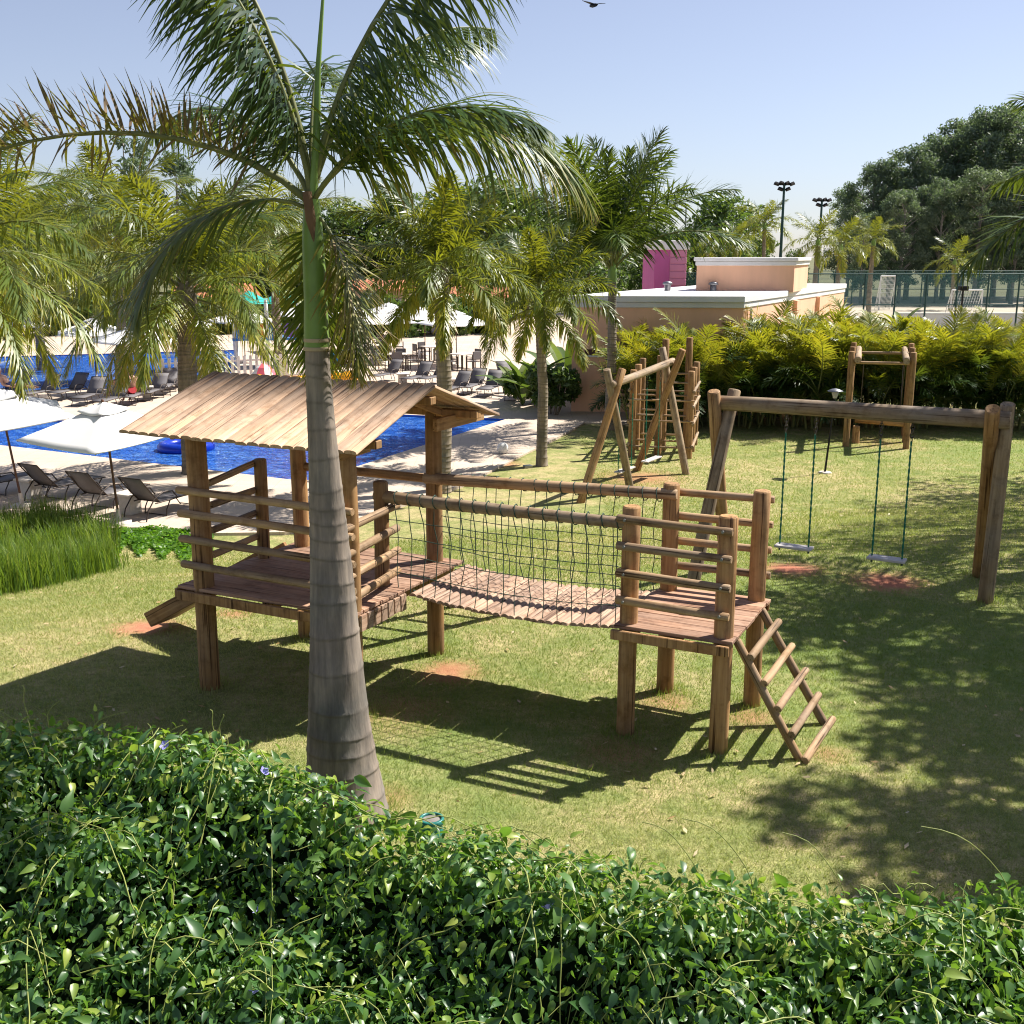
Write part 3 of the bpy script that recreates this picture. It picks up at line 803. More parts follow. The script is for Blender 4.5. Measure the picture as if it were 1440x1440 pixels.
aframe(set1, o1, [GT(1377, 810), GT(1385, 846)], sB1 - bd.normalized() * 0.12, 0.17, 0.09, 0.08, bd)
def spread_feet(end, d, half, zf=None):
    """feet of an A-frame square to the beam"""
    n_ = Vector((-d.y, d.x, 0)).normalized(); out = []
    for s_ in (1, -1):
        p = Vector((end.x, end.y, 0)) + n_ * half * s_
        out.append(Vector((p.x, p.y, T(p.x, p.y))))
    return out
aframe(set1, o1, spread_feet(sB0, bd, 0.62), sB0 + bd.normalized() * 0.08, 0.17, 0.085, 0.08, bd)
def swing_on(beam0, beam1, pxa, pxb, py, z_seat, label):
    """hang a swing from the beam at two picture columns"""
    def at(px):
        lo, hi = 0.0, 1.0
        for _ in range(40):
            m = (lo + hi) / 2; p = beam0.lerp(beam1, m); v = p - Vector((0, 0, CAM_H))
            dep = v.y * math.cos(PITCH) - v.z * math.sin(PITCH)
            if 720 + FPX * v.x / dep < px: lo = m
            else: hi = m
        return beam0.lerp(beam1, (lo + hi) / 2) - Vector((0, 0, 0.09))
    return swing(label, at(pxa), at(pxb), z_seat, None)
swing_on(sB0, sB1, 1107, 1149, 0, 0.52, "white board swing on teal ropes, beside the play tower")
swing_on(sB0, sB1, 1241, 1285, 0, 0.52, "white board swing on teal ropes, by the thick grey end logs")
# smaller swing set, seen end on
f1 = [GT(816, 707), GT(887, 690)]; f2 = [GT(894, 662), GT(965, 667)]
m1 = (f1[0] + f1[1]) / 2; m2 = (f2[0] + f2[1]) / 2
zb = m1.z + 2.2
sC0, sC1 = AY(863, 540, m1.y), AY(944, 509, m2.y)
dC = (sC1 - sC0).normalized(); 
set2 = thing("swing_set", "smaller log swing set with crossed end logs, in front of the climbing frame", "swing set", (m1.x, m1.y, m1.z))
o2 = Vector(set2.location)
log(set2, "beam", sC0 - dC * .12 - o2, sC1 + dC * .1 - o2, 0.085, 0.09, M_GREYLOG, 14, 0.03)
half = (f1[1] - f1[0]).length / 2
aframe(set2, o2, f1, sC0, 0.34, 0.095, 0.09, dC, 0.22)
aframe(set2, o2, f2, sC1, 0.34, 0.095, 0.09, dC, 0.22)
Lc = (sC1 - sC0).length
for (ta, tb), lab in (((0.10, 0.32), "small pale swing seat beside the crossed logs nearer the play tower"), ((0.56, 0.80), "small pale swing seat beside the crossed logs nearer the climbing frame")):
    swing(lab, sC0.lerp(sC1, ta) - Vector((0, 0, .09)), sC0.lerp(sC1, tb) - Vector((0, 0, .09)), o2.z + 0.5, None, 0.3)

# ------------------------------------------------------------------ climbing frame and balance frame at the back of the lawn
def up_from(p, px, py):
    """height above p of a point seen at (px,py) at the same distance"""
    return AY(px, py, p.y).z
cfp = {"a": GT(888, 642), "b": GT(968, 645), "c": GT(985, 632), "d": GT(922, 634)}
cf = thing("climbing_frame", "log climbing frame of tall posts and many round rungs", "climbing frame", cfp["a"], 0)
oc = Vector(cf.location)
ex = (cfp["b"] - cfp["a"]); ex.z = 0; ey = Vector((-ex.y, ex.x, 0)).normalized() * 1.1
base = {}
wv_ = ex.normalized() * 0.0
H1 = up_from(cfp["a"], 890, 520) - oc.z
spots = [(0, 0, H1), (1, 0, H1), (0, 1, H1 * 1.02), (1, 1, H1 * 1.0), (0, 2, H1 * 1.05), (1, 2, H1 * 1.02), (0.48, 1, H1 * 1.32), (0.9, 1.05, H1 * 1.34), (0.45, 0.15, H1 * 1.16)]
def cpt(u, v, z): 
    p = ex * u + ey * v; return Vector((p.x, p.y, z))
for u, v, h in spots: log(cf, "post", cpt(u, v, -.3), cpt(u, v, h), 0.098, 0.092, M_LOG, 12)
for v in (0, 1, 2):
    for k, z in enumerate((0.3, 1.0, 1.55)):
        e = ex.normalized() * 0.12
        o_ = Vector((0, 0, .0)) - ey.normalized() * 0.09
        log(cf, "rung", cpt(0, v, z) - e + o_, cpt(1, v, z) + e + o_, 0.028, 0.027, M_RAIL, 8)
for u in (0, 1):
    for z in (0.35, 0.95, 1.4, 1.8):
        e = ey.normalized() * 0.15
        o_ = ex.normalized() * (0.09 if u else -0.09)
        log(cf, "rung", cpt(u, 0, z) - e + o_, cpt(u, 2, z) + e + o_, 0.042, 0.04, M_GREYLOG, 8)
for z in (1.9, 2.15):
    log(cf, "rung", cpt(0.4, 1, z) + Vector((0, -.09, 0)), cpt(1.0, 1.05, z) + Vector((0, -.09, 0)), 0.028, 0.028, M_GREYLOG, 8)
log(cf, "rung", cpt(0.3, 0.1, 1.55) + Vector((0, -.1, 0)), cpt(0.65, 0.1, 1.55) + Vector((0, -.1, 0)), 0.03, 0.03, M_GREYLOG, 8)

bf0, bf1 = GT(1189, 628), GT(1274, 631)
bfr = thing("balance_frame", "open log frame of six posts with a low hanging log", "climbing frame", bf0, 0)
ob = Vector(bfr.location); ex2 = (bf1 - bf0); ex2.z = 0; ey2 = Vector((-ex2.y, ex2.x, 0)).normalized() * 1.15; ey2 += ex2.normalized() * 0.12
HB = up_from(bf0, 1195, 494) - ob.z
def bpt(u, v, z): p = ex2 * u + ey2 * v; return Vector((p.x, p.y, z))
for u in (0, 1):
    for v in (0, 1, 2): log(bfr, "post", bpt(u, v, -.3), bpt(u, v, HB + 0.04 * v), 0.09, 0.085, M_LOG, 12)
    o_ = ex2.normalized() * (0.17 if u == 0 else -0.17)
    log(bfr, "side_beam", bpt(u, -.2, HB - .22) + o_, bpt(u, 2.2, HB - .12) + o_, 0.095, 0.09, M_GREYLOG, 12)
for v, z in ((0.3, HB - .34), (1.8, HB - .2)):
    log(bfr, "crossbar", bpt(-.02, v, z), bpt(1.05, v, z), 0.045, 0.042, M_RAIL, 10)
hl = log(bfr, "hanging_log", bpt(0.12, 1.0, 0.62), bpt(0.96, 1.0, 0.55), 0.10, 0.095, M_LOG, 12)
for u in (0.2, 0.88):
    for v in (0.3, 1.8):
        rope(bfr, "chain", [bpt(u, v, HB - .34), bpt(u, 1.0, 0.66)], 0.012, M_BRONZE)
log(bfr, "stump", bpt(0.16, 0.6, -.1), bpt(0.16, 0.6, 0.5), 0.11, 0.1, M_LOG, 10)

# ------------------------------------------------------------------ garden lamps
lp = GT(1160, 665)
gl = thing("garden_lamp", "thin black garden lamp post with a disc hat, leaning on the lawn", "garden lamp", lp, 0)
mb = MB(); mb.lathe([(0.16, -.03), (0.16, .02), (0.13, .035)], 14); put("base", mb.mesh("b"), M_STONE, gl)
tp = AY(1174, 560, lp.y) - lp
mb = MB(); mb.tube([(0, 0, .03), tp * .5, tp], [.028, .024, .022], 8); put("pole", mb.mesh("p"), M_BLACK, gl)
mb = MB(); mb.lathe([(0.045, 0), (0.09, .16), (0.075, .17)], 12, tp); put("lantern", mb.mesh("l"), plain("frosted_glass", (0.4, 0.38, 0.34), 0.3), gl)
mb = MB(); mb.lathe([(0.19, .17), (0.19, .18), (0.08, .225), (0.015, .24)], 16, tp); put("lamp_hat", mb.mesh("h"), M_STEEL, gl)
sp = GT(607, 1172)
us = thing("ground_spotlight", "teal round ground spotlight at the edge of the leafy hedge", "spotlight", sp + Vector((0, 0, 0)), 0)
mb = MB(); mb.lathe([(0.085, 0), (0.085, .03), (0.078, .04), (0.078, .08), (0.09, .085), (0.09, .12), (0.072, .125), (0.072, .105)], 20)
put("housing", mb.mesh("h"), plain("teal_enamel", (0.02, 0.16, 0.14), 0.35), us)
mb = MB(); mb.lathe([(0.071, .106), (0.05, .113), (0.01, .117)], 18); put("lens", mb.mesh("l"), plain("pale_lens", (0.22, 0.2, 0.18), 0.15), us)
gp = GT(707, 640)
gs = thing("globe_lamp", "small white round globe lamp lying on the lawn by the terrace edge", "lamp", gp, 0)
mb = MB(); mb.lathe([(0.12, 0), (0.13, .03), (0.08, .05)], 14); put("base", mb.mesh("b"), M_STONE, gs)
mb = MB(); mb.lathe([(0.05, .04)] + [(0.16 * math.sin(a), .19 - 0.16 * math.cos(a)) for a in np.linspace(.45, 3.05, 9)], 16); put("globe", mb.mesh("g"), M_WHITEP, gs)
for k, (px, py, lab) in enumerate(((742, 658, "small grey ground light at the foot of the slim palm"), (316, 822, "small grey ground light box beside the roofed platform"))):
    p = GT(px, py)
    s2_ = thing("ground_light", lab, "ground light", p, 0.4)
    mb = MB(); mb.box(-.11, .11, -.07, .07, 0, .07); bevel_mod(put("housing", mb.mesh("h"), M_STEEL, s2_), 0.01)
    mb = MB(); mb.box(-.09, .09, -.05, .05, .068, .076); put("lens", mb.mesh("l"), plain("grey_lens", (0.3, 0.36, 0.35), 0.2), s2_)

# ------------------------------------------------------------------ palms
def frond_mesh(L, e0, e1, nl=60, ll=0.55, wl=0.022, droop=0.9, lift=0.15, plum=0.25, dry=0.0, tint=0.25, seed=0, segs=4, stalk=0.14, pw=1.2, side=0.0, ang=(72, 32), hang=0.0):
    """one feather frond in the XZ plane, growing from the origin towards +X; angles in degrees.
    returns (rachis mesh, leaflet mesh)"""
    rg = np.random.default_rng(seed)
    ts = np.linspace(0, 1, 25)
    pit = np.radians(e0 + (e1 - e0) * ts ** pw); yaw = side * ts ** 1.5
    d = np.stack([np.cos(pit) * np.cos(yaw), np.cos(pit) * np.sin(yaw), np.sin(pit)], -1)
    P = np.concatenate([[[0, 0, 0]], np.cumsum((d[1:] + d[:-1]) / 2 * L / 24, axis=0)])
    mb = MB(); mb.tube([Vector(p) for p in P[::2]], [max(0.004, 0.020 * L / 2.4 * (1 - t) ** 0.9 + 0.003) for t in ts[::2]], 6)
    rach = mb.mesh("rachis")
    tl = np.repeat(stalk + (1 - stalk) * (np.linspace(0, 1, nl)), 2)
    n = len(tl); sgn = np.tile([1.0, -1.0], nl)
    tl = np.clip(tl + rg.normal(0, 0.3 / nl, n), stalk * .9, 1)
    base = np.stack([np.interp(tl, ts, P[:, k]) for k in range(3)], -1)
    tan = np.stack([np.interp(tl, ts, d[:, k]) for k in range(3)], -1); tan /= np.linalg.norm(tan, axis=1)[:, None]
    bi = np.cross(tan, [0, 0, 1.0]); bi /= np.linalg.norm(bi, axis=1)[:, None] + 1e-6
    no = np.cross(bi, tan)
    u = (tl - stalk) / (1 - stalk)
    A = np.radians(ang[0] + (ang[1] - ang[0]) * u + rg.normal(0, 6, n)); Pl = lift + rg.normal(0, 1, n) * plum
    dr = tan * np.cos(A)[:, None] + (bi * (sgn * np.cos(Pl))[:, None] + no * np.sin(Pl)[:, None]) * np.sin(A)[:, None]
    dr = dr * (1 - hang) + np.array([0, 0, -1.0]) * hang * rg.uniform(.6, 1.3, (n, 1)); dr /= np.linalg.norm(dr, axis=1)[:, None]
    ln = ll * (0.55 + 0.45 * np.sin(np.pi * np.clip(u * 0.85 + 0.12, 0, 1))) * (1 - 0.5 * u ** 5) * rg.uniform(0.85, 1.1, n)
    wd_ = wl * rg.uniform(0.8, 1.15, n)
    prof = np.interp(np.linspace(0, 1, segs + 1), [0, .25, .6, 1], [.5, 1, .8, .06])
    p = base.copy(); cur = dr.copy(); V = np.zeros((n, segs + 1, 2, 3)); tn = np.zeros((n, segs + 1, 2))
    leaf_t = tint + rg.normal(0, 0.07, n) + dry * 0.25 * rg.random(n)
    curl = rg.normal(0, 0.12 + 0.25 * dry, (n, 3))
    for s_ in range(segs + 1):
        wv = np.cross(cur, no + 0.35 * bi * sgn[:, None]); wv /= np.linalg.norm(wv, axis=1)[:, None] + 1e-6
        V[:, s_, 0] = p - wv * (wd_ * prof[s_])[:, None]; V[:, s_, 1] = p + wv * (wd_ * prof[s_])[:, None]
        f = s_ / segs
        tn[:, s_, :] = (leaf_t + dry * (f ** 1.6) * 0.75 * (0.4 + 0.9 * rg.random(n)) + 0.1 * f ** 4)[:, None]
        p = p + cur * (ln / segs)[:, None]
        cur = cur + np.array([0, 0, -1.0]) * (droop * (0.25 + 0.9 * f)) / segs * rg.uniform(.6, 1.4, (n, 1)) + curl / segs * 2 * f
        cur /= np.linalg.norm(cur, axis=1)[:, None]
    k = (segs + 1) * 2
    idx = np.arange(n)[:, None, None] * k
    q = np.arange(segs)[None, :, None] * 2 + np.array([0, 1, 3, 2])[None, None, :]
    F = (idx + q).reshape(-1, 4)
    return rach, fast_mesh("leaflets", V.reshape(-1, 3), F, True, np.clip(tn, 0, 1).ravel())

def add_frond(root, fm, at, az, roll=0.0, mat=None, tilt=0.0, scale=1.0):
    M = Matrix.Translation(at) @ Matrix.Rotation(az, 4, 'Z') @ Matrix.Rotation(tilt, 4, 'Y') @ Matrix.Rotation(roll, 4, 'X') @ Matrix.Scale(scale, 4)
    r_ = put("frond", fm[0], M_STALK, root, M)
    put("leaflets", fm[1], mat or M_FROND, r_, kind="stuff")
    return r_

def ring_trunk(path, radii, ring=0.11, n=18, bulge=0.045, seed=0, dark=0.6):
    """a ringed palm trunk along a path with radii given at its points"""
    rg = random.Random(seed)
    path = [Vector(p) for p in path]
    zz = [0.0]
    for a, b in zip(path, path[1:]): zz.append(zz[-1] + (b - a).length)
    L = zz[-1]; s_ = 0.0; st = []
    while s_ < L:
        h = ring * rg.uniform(0.55, 1.5) * (0.6 + 0.6 * (1 - s_ / L))
        st += [(s_, 1 + bulge, .7 * dark), (s_ + 0.012, 1 + bulge * 1.2, 0.1), (s_ + 0.025, 1 - bulge * .1, 0), (s_ + h * .6, 1 - bulge * .2, 0.0), (s_ + h - 0.02, 1 + bulge * .1, 0.05), (s_ + h - .004, 1 + bulge * .6, dark)]
        s_ += h
    V, F, tt = [], [], []
    for (s0, k, tn) in st:
        s0 = min(s0, L)
        px = [np.interp(s0, zz, [p[i] for p in path]) for i in range(3)]; r_ = np.interp(s0, zz, radii) * (1 + (k - 1))
        for i in range(n):
            a = 2 * math.pi * i / n
            rr = r_ * (1 + 0.012 * rg.uniform(-1, 1) + 0.02 * math.sin(2 * a + s0))
            zt = 0.012 * math.sin(a + s0 * 5)
            V.append((px[0] + rr * math.cos(a), px[1] + rr * math.sin(a), px[2] + zt)); tt.append(min(1, max(0, tn * rg.uniform(.6, 1.2))))
    for j in range(len(st) - 1):
        for i in range(n):
            a, b = j * n + i, j * n + (i + 1) % n
            F.append((a, b, b + n, a + n))
    return fast_mesh("trunk", V, F, True, tt)

# ---- the tall foreground palm
PY = 7.5
fp = thing("palm_tree", "tall palm with thick grey ringed trunk and green crownshaft behind the leafy hedge", "palm tree", (AY(487, 1150, PY).x, PY, T(-1.2, PY)))
of = Vector(fp.location)
tr_px = [(493, 1175, 128), (486, 1120, 116), (480, 1060, 102), (476, 1000, 88), (471, 900, 74), (466, 800, 63), (459, 700, 51), (452, 600, 42), (447, 520, 38), (446, 485, 36)]
path, rad = [], []
for x, y, w in tr_px:
    p = AY(x, y, PY); dep = p.y * math.cos(PITCH) - (p.z - CAM_H) * math.sin(PITCH)
    path.append(p - of); rad.append(w / 2 * dep / FPX * 0.93)
path[0].z = min(path[0].z, -0.05)
put("trunk", ring_trunk(path, rad, 0.2, 32, 0.014, 4, 0.5), M_TRUNK, fp)
sh_px = [(446, 492, 36), (445, 470, 35), (444, 420, 33), (442, 380, 32), (440, 340, 30), (439, 305, 26), (438, 280, 22)]
path2, rad2 = [], []
for x, y, w in sh_px:
    p = AY(x, y, PY); dep = p.y * math.cos(PITCH) - (p.z - CAM_H) * math.sin(PITCH)
    path2.append(p - of); rad2.append(w / 2 * dep / FPX)
mb = MB(); mb.tube(path2, rad2, 20); put("crownshaft", mb.mesh("shaft"), M_SHAFT, fp)
M_SHEATH = plain("dry_sheath", (0.16, 0.09, 0.045), 0.8, var=0.3)
for k, (zpx, rr) in enumerate(((490, 1.07), (478, 1.05))):
    mb = MB(); c_ = AY(446, zpx, PY) - of; r_ = rad2[0] * rr
    mb.lathe([(r_ * .97, -.012), (r_, -.004), (r_ * .98, .012)], 24, c_); put("leaf_scar", mb.mesh("scar"), plain("pale_scar", (0.42, 0.33, 0.22), 0.8), fp)
crown = AY(438, 282, PY) - of
mb = MB(); mb.tube([crown + Vector((.015, -.062, -.26)), crown + Vector((-.0, -.058, -.12)), crown + Vector((-.02, -.04, .05))], [.006, .034, .03], 8); put("dry_sheath", mb.mesh("sh"), M_SHEATH, fp)
# (azimuth deg, tilt z offset, frond args)
FG = [
    (183, 0.00, dict(L=2.8, e0=46, e1=-32, nl=120, ll=0.40, wl=0.0105, droop=0.5, lift=1.0, plum=1.1, dry=1.3, tint=0.55, pw=0.72, ang=(80, 60))),
    (198, -0.04, dict(L=1.5, e0=30, e1=-75, nl=115, ll=0.62, wl=0.0095, droop=1.5, lift=0.1, plum=0.35, dry=0.3, tint=0.26, pw=0.75, ang=(60, 28), hang=0.15)),
    (168, 0.05, dict(L=2.7, e0=86, e1=42, nl=135, ll=0.80, wl=0.0105, droop=2.0, lift=-0.2, plum=0.4, tint=0.02, pw=0.9, ang=(55, 25), hang=0.5)),
    (205, 0.04, dict(L=2.1, e0=84, e1=40, nl=110, ll=0.65, wl=0.0105, droop=2.0, lift=-0.1, plum=0.4, tint=0.05, pw=0.95, ang=(55, 25), hang=0.45)),
    (10, 0.05, dict(L=2.7, e0=78, e1=30, nl=135, ll=0.82, wl=0.0105, droop=2.0, lift=-0.1, plum=0.4, tint=0.03, pw=1.0, ang=(55, 25), hang=0.5)),
    (2, 0.02, dict(L=2.15, e0=52, e1=-62, nl=135, ll=0.66, wl=0.0105, droop=2.0, lift=0.3, plum=0.6, dry=0.7, tint=0.16, pw=1.2, ang=(62, 30), hang=0.4)),
    (-32, 0.00, dict(L=1.9, e0=50, e1=-25, nl=110, ll=0.62, wl=0.010, droop=1.4, lift=0.0, plum=0.35, dry=0.1, tint=0.08, pw=1.0, ang=(50, 22), hang=0.15)),
    (-24, -0.05, dict(L=1.15, e0=-10, e1=-95, nl=120, ll=0.42, wl=0.0095, droop=1.0, lift=0.1, plum=0.5, dry=0.5, tint=0.40, pw=0.32, ang=(60, 35))),
    (100, -0.04, dict(L=1.25, e0=0, e1=-92, nl=110, ll=0.45, wl=0.0095, droop=1.0, lift=0.1, plum=0.5, dry=0.4, tint=0.36, pw=0.35, ang=(60, 35))),
    (95, 0.03, dict(L=2.4, e0=66, e1=-10, nl=105, ll=0.60, wl=0.010, droop=2.0, lift=0.0, plum=0.35, tint=0.10, pw=1.0, hang=0.3)),
    (140, 0.03, dict(L=2.0, e0=58, e1=-25, nl=100, ll=0.55, wl=0.010, droop=2.0, lift=0.0, plum=0.35, tint=0.12, pw=1.0, hang=0.3)),
    (48, 0.03, dict(L=2.3, e0=72, e1=0, nl=110, ll=0.65, wl=0.010, droop=2.0, lift=0.0, plum=0.35, tint=0.06, pw=1.0, hang=0.35)),
]
for i, (az, dz_, kw) in enumerate(FG):
    add_frond(fp, frond_mesh(seed=100 + i, segs=5, stalk=0.16, **kw), crown + Vector((0, 0, dz_ - 0.02)), R(az))
mb = MB(); q = AY(447, 250, PY) - of
mb.tube([crown + Vector((0, 0, -.05)), AY(445, 200, PY) - of, AY(447, 100, PY) - of, AY(456, -30, PY) - of], [.03, .026, .018, .008], 8)
put("spear_leaf", mb.mesh("spear"), M_SHAFT, fp)

# ---- palms of the middle distance
def frond_set(L, ll, wl, nl, seed, tints, dry=0.2, droop=1.0, plum=0.5, lift=0.1, es=((82, 20), (70, -10), (55, -40), (38, -62), (18, -78), (-5, -85)), segs=3):
    return [frond_mesh(L * (0.9 if i == 0 else 1.0) * (1 - .05 * max(0, i - 3)), e0, e1, nl, ll, wl, droop, lift, plum, dry * (0.3 + 0.35 * i), tints[0] + (tints[1] - tints[0]) * i / 5, seed + i, segs, 0.16, 0.9, hang=0.12 + 0.04 * i) for i, (e0, e1) in enumerate(es)]
def build_palm(label, base, top, r0, r1, fset, nfr, mat, seed, shaft=0.7, group=None, trunk_mat=None, ring=0.12, name="palm_tree", rough_head=False, scale=1.0, kmax=5):
    rg = random.Random(seed)
    base, top = Vector(base), Vector(top)
    pt = thing(name, label, "palm tree", base, 0, group)
    d = top - base
    mid = d * .5 + Vector((rg.uniform(-.08, .08), 0, 0))
    put("trunk", ring_trunk([(0, 0, -.2), d * .08, mid, d], [r0 * 1.25, r0, (r0 + r1) / 2, r1], ring, 12, 0.03, seed), trunk_mat or M_TRUNK2, pt)
    if shaft:
        mb = MB(); mb.tube([d - Vector((0, 0, .03)), d + Vector((0, 0, shaft * .5)), d + Vector((0, 0, shaft))], [r1 * 1.25, r1 * 1.15, r1 * .6], 10)
        put("crownshaft", mb.mesh("sh"), M_SHAFT if not rough_head else M_TRUNK2, pt)
    c = d + Vector((0, 0, shaft * .85))
    for i in range(nfr):
        k = min(kmax, int((kmax + 1) * (i + rg.random() * .6) / nfr))
        add_frond(pt, fset[k], c + Vector((0, 0, rg.uniform(-.1, .05) - 0.06 * k)), i * 2.39996 + rg.uniform(-.25, .25), rg.uniform(-.2, .2), mat, 0, scale * rg.uniform(.88, 1.1))
    return pt
FS_Q = frond_set(2.9, 0.64, 0.0150, 92, 300, (0.04, 0.44), 0.28, 2.0, 0.6)
FS_F = frond_set(2.3, 0.50, 0.0165, 100, 320, (0.05, 0.46), 0.2, 1.8, 0.9, 0.2)
FS_D = frond_set(3.0, 0.68, 0.018, 80, 340, (0.08, 0.26), 0.12, 1.1, 0.8, 0.2, ((86, 55), (80, 25), (70, 0), (55, -30), (35, -60), (10, -80)))
FS_N = frond_set(2.6, 0.60, 0.026, 48, 360, (0.08, 0.42), 0.15, 1.0, 0.5, segs=2)

def palm_px(label, bpx, tpx, r0, r1, *a, **k):
    b = GT(*bpx); t_ = AY(tpx[0], tpx[1], b.y)
    return build_palm(label, b, t_, r0, r1, *a, **k)
palm_px("bushy yellow-green palm standing directly behind the roofed platform", (272, 668), (262, 425), 0.26, 0.21, FS_Q, 34, M_FRONDY, 21, 0.5, rough_head=True, scale=1.3)
palm_px("yellow-green palm with a sheathed grey trunk behind the bridge rail", (622, 692), (620, 420), 0.19, 0.15, FS_F, 24, M_FRONDY, 22, 0.85, rough_head=True, scale=1.1)
palm_px("slim ringed palm on the lawn by the terrace edge, drooping yellow fronds", (762, 655), (758, 440), 0.14, 0.11, FS_F, 20, M_FRONDY, 23, 0.6, scale=1.05)
palm_px("dark green upright palm against the peach building", (857, 604), (861, 395), 0.16, 0.12, FS_D, 26, M_FROND, 24, 0.6, scale=1.4, kmax=3)
palm_px("yellowing palm at the edge of the ornamental grass bed", (-75, 790), (-62, 400), 0.2, 0.15, FS_Q, 28, M_FRONDY, 25, 0.5, rough_head=True, scale=1.1)
palm_px("pale green palm standing behind the loungers across the pool", (170, 545), (168, 330), 0.22, 0.16, FS_Q, 26, M_FRONDY, 26, 0.6, scale=1.35)
palm_px("pale green palm beside the children's water play", (395, 530), (385, 350), 0.22, 0.16, FS_Q, 26, M_FRONDY, 28, 0.6, scale=1.3)
palm_px("yellow-green palm behind the far pool", (60, 520), (45, 355), 0.22, 0.16, FS_Q, 26, M_FRONDY, 29, 0.6, scale=1.7)
# palm beside the lawn, most of it outside the picture; its fronds reach in
b = Vector((9.2, 15.0, 0)); t_ = AY(1650, 330, 15.0)
build_palm("palm whose dark drooping fronds hang beside the wide swing set", b, t_, 0.2, 0.15, FS_D, 22, M_FROND, 30, 0.5, scale=1.0)

# ------------------------------------------------------------------ broadleaf trees and eucalyptus
def crown_mesh(cl, nleaf, size, seed, droop=0.0, tint0=0.25, tint1=0.75, spread=1.05):
    """leaf faces spread on and in clumps; cl = list of (x,y,z,r)"""
    rg = np.random.default_rng(seed)
    cl = np.array(cl); w = cl[:, 3] ** 2; w /= w.sum()
    k = rg.choice(len(cl), nleaf, p=w)
    d = rg.normal(size=(nleaf, 3)); d /= np.linalg.norm(d, axis=1)[:, None]
    rad = cl[k, 3] * rg.uniform(0.3, spread, nleaf) ** (0.6 if spread < 1.2 else 0.9)
    c = cl[k, :3] + d * rad[:, None] * np.array([1, 1, 0.8])
    nrm = d * 0.6 + rg.normal(size=(nleaf, 3)) * 0.7 + [0, 0, .3]
    nrm /= np.linalg.norm(nrm, axis=1)[:, None]
    a = np.cross(nrm, rg.normal(size=(nleaf, 3))); a[:, 2] -= droop; a /= np.linalg.norm(a, axis=1)[:, None]
    b_ = np.cross(nrm, a); s = size * rg.uniform(.6, 1.3, nleaf)[:, None]
    V = np.stack([c - a * s, c + b_ * s * .42, c + a * s, c - b_ * s * .42], 1).reshape(-1, 3)
    F = np.arange(4 * nleaf).reshape(-1, 4)
    ct = rg.random(len(cl))
    tn = np.clip(tint0 + (tint1 - tint0) * (0.55 * ct[k] + 0.45 * rg.random(nleaf)), 0, 1)
    return fast_mesh("crown", V, F, False, np.repeat(tn, 4))
def make_tree(name, label, loc, H, cr, cz0, ncl, nleaf, size, seed, mat, bark, tr=0.3, group=None, clr=(0.22, 0.38), shape='round', droop=0.0):
    rg = random.Random(seed); t_ = thing(name, label, "tree", loc, 0, group)
    cl = []
    mbt = MB()
    lean = rg.uniform(-.4, .4)
    tp = [(0, 0, -.4), (lean * .3, 0, H * .3), (lean, rg.uniform(-.3, .3), H * .6), (lean * 1.2, 0, H * .92)]
    mbt.tube(tp, [tr * 1.2, tr * .85, tr * .55, tr * .15], 9)
    for i in range(ncl):
        u = (i + .5) / ncl
        z = H * (cz0 + (1 - cz0) * u)
        if shape == 'round': prof = math.sin(math.pi * (0.12 + 0.83 * u)) ** 0.6
        else: prof = 0.55 + 0.45 * math.sin(math.pi * (0.1 + .85 * u))
        a = i * 2.4 + rg.uniform(-.5, .5); rr = cr * prof * rg.uniform(.25, .95)
        r_ = cr * rg.uniform(*clr)
        x, y = math.cos(a) * rr + lean, math.sin(a) * rr
        cl.append((x, y, z - r_ * .4, r_))
        zb = max(H * cz0 * .8, z - rr * 0.9 - r_ * .3)
        mbt.tube([(lean * zb / H, 0, zb), (x * .5 + lean * .3, y * .5, (zb + z) / 2), (x, y, z - r_ * .4)], [tr * .32, tr * .2, tr * .06], 5, False)
    put("trunk", mbt.mesh("trunk"), bark, t_)
    put("crown", crown_mesh(cl, nleaf, size, seed, droop, spread=1.5 if shape == 'tall' else 1.05), mat, t_, kind="stuff")
    return t_
# eucalyptus wood beyond the court
EUC = [make_tree("eucalyptus_tree", "tall dark eucalyptus beyond the sports court", (0, 0, -50), 24, 5.4, 0.20, 60, 22000, 0.23, 500 + i, M_EUC, M_EUCBARK, 0.35, "eucalyptus trees beyond the court", (0.13, 0.27), 'tall', 0.4) for i in range(3)]
euc_px = [  # (column, crown top row, distance)
    (1200, 268, 150), (1232, 228, 140), (1262, 238, 155), (1290, 205, 138), (1318, 212, 150), (1345, 178, 140), (1372, 168, 150), (1396, 152, 138), (1420, 158, 148), (1446, 150, 136), (1474, 160, 150), (1502, 168, 140),
    (1218, 300, 128), (1275, 268, 128), (1330, 250, 128), (1385, 240, 126), (1440, 235, 126), (1490, 225, 126)]
for i, (px, py, Y) in enumerate(euc_px):
    p = AY(px, py, Y); H = p.z + 1.3
    src = EUC[i % 3]
    o = src if i < 3 else dup(src, (0, 0, 0), 0)
    o.location = (p.x, Y, -1.3); o.rotation_euler[2] = i * 1.3; o.scale = (H / 24 * random.uniform(.95, 1.15), H / 24 * random.uniform(.95, 1.15), H / 24)
    o["label"] = "tall dark eucalyptus in the dense wood beyond the sports court"
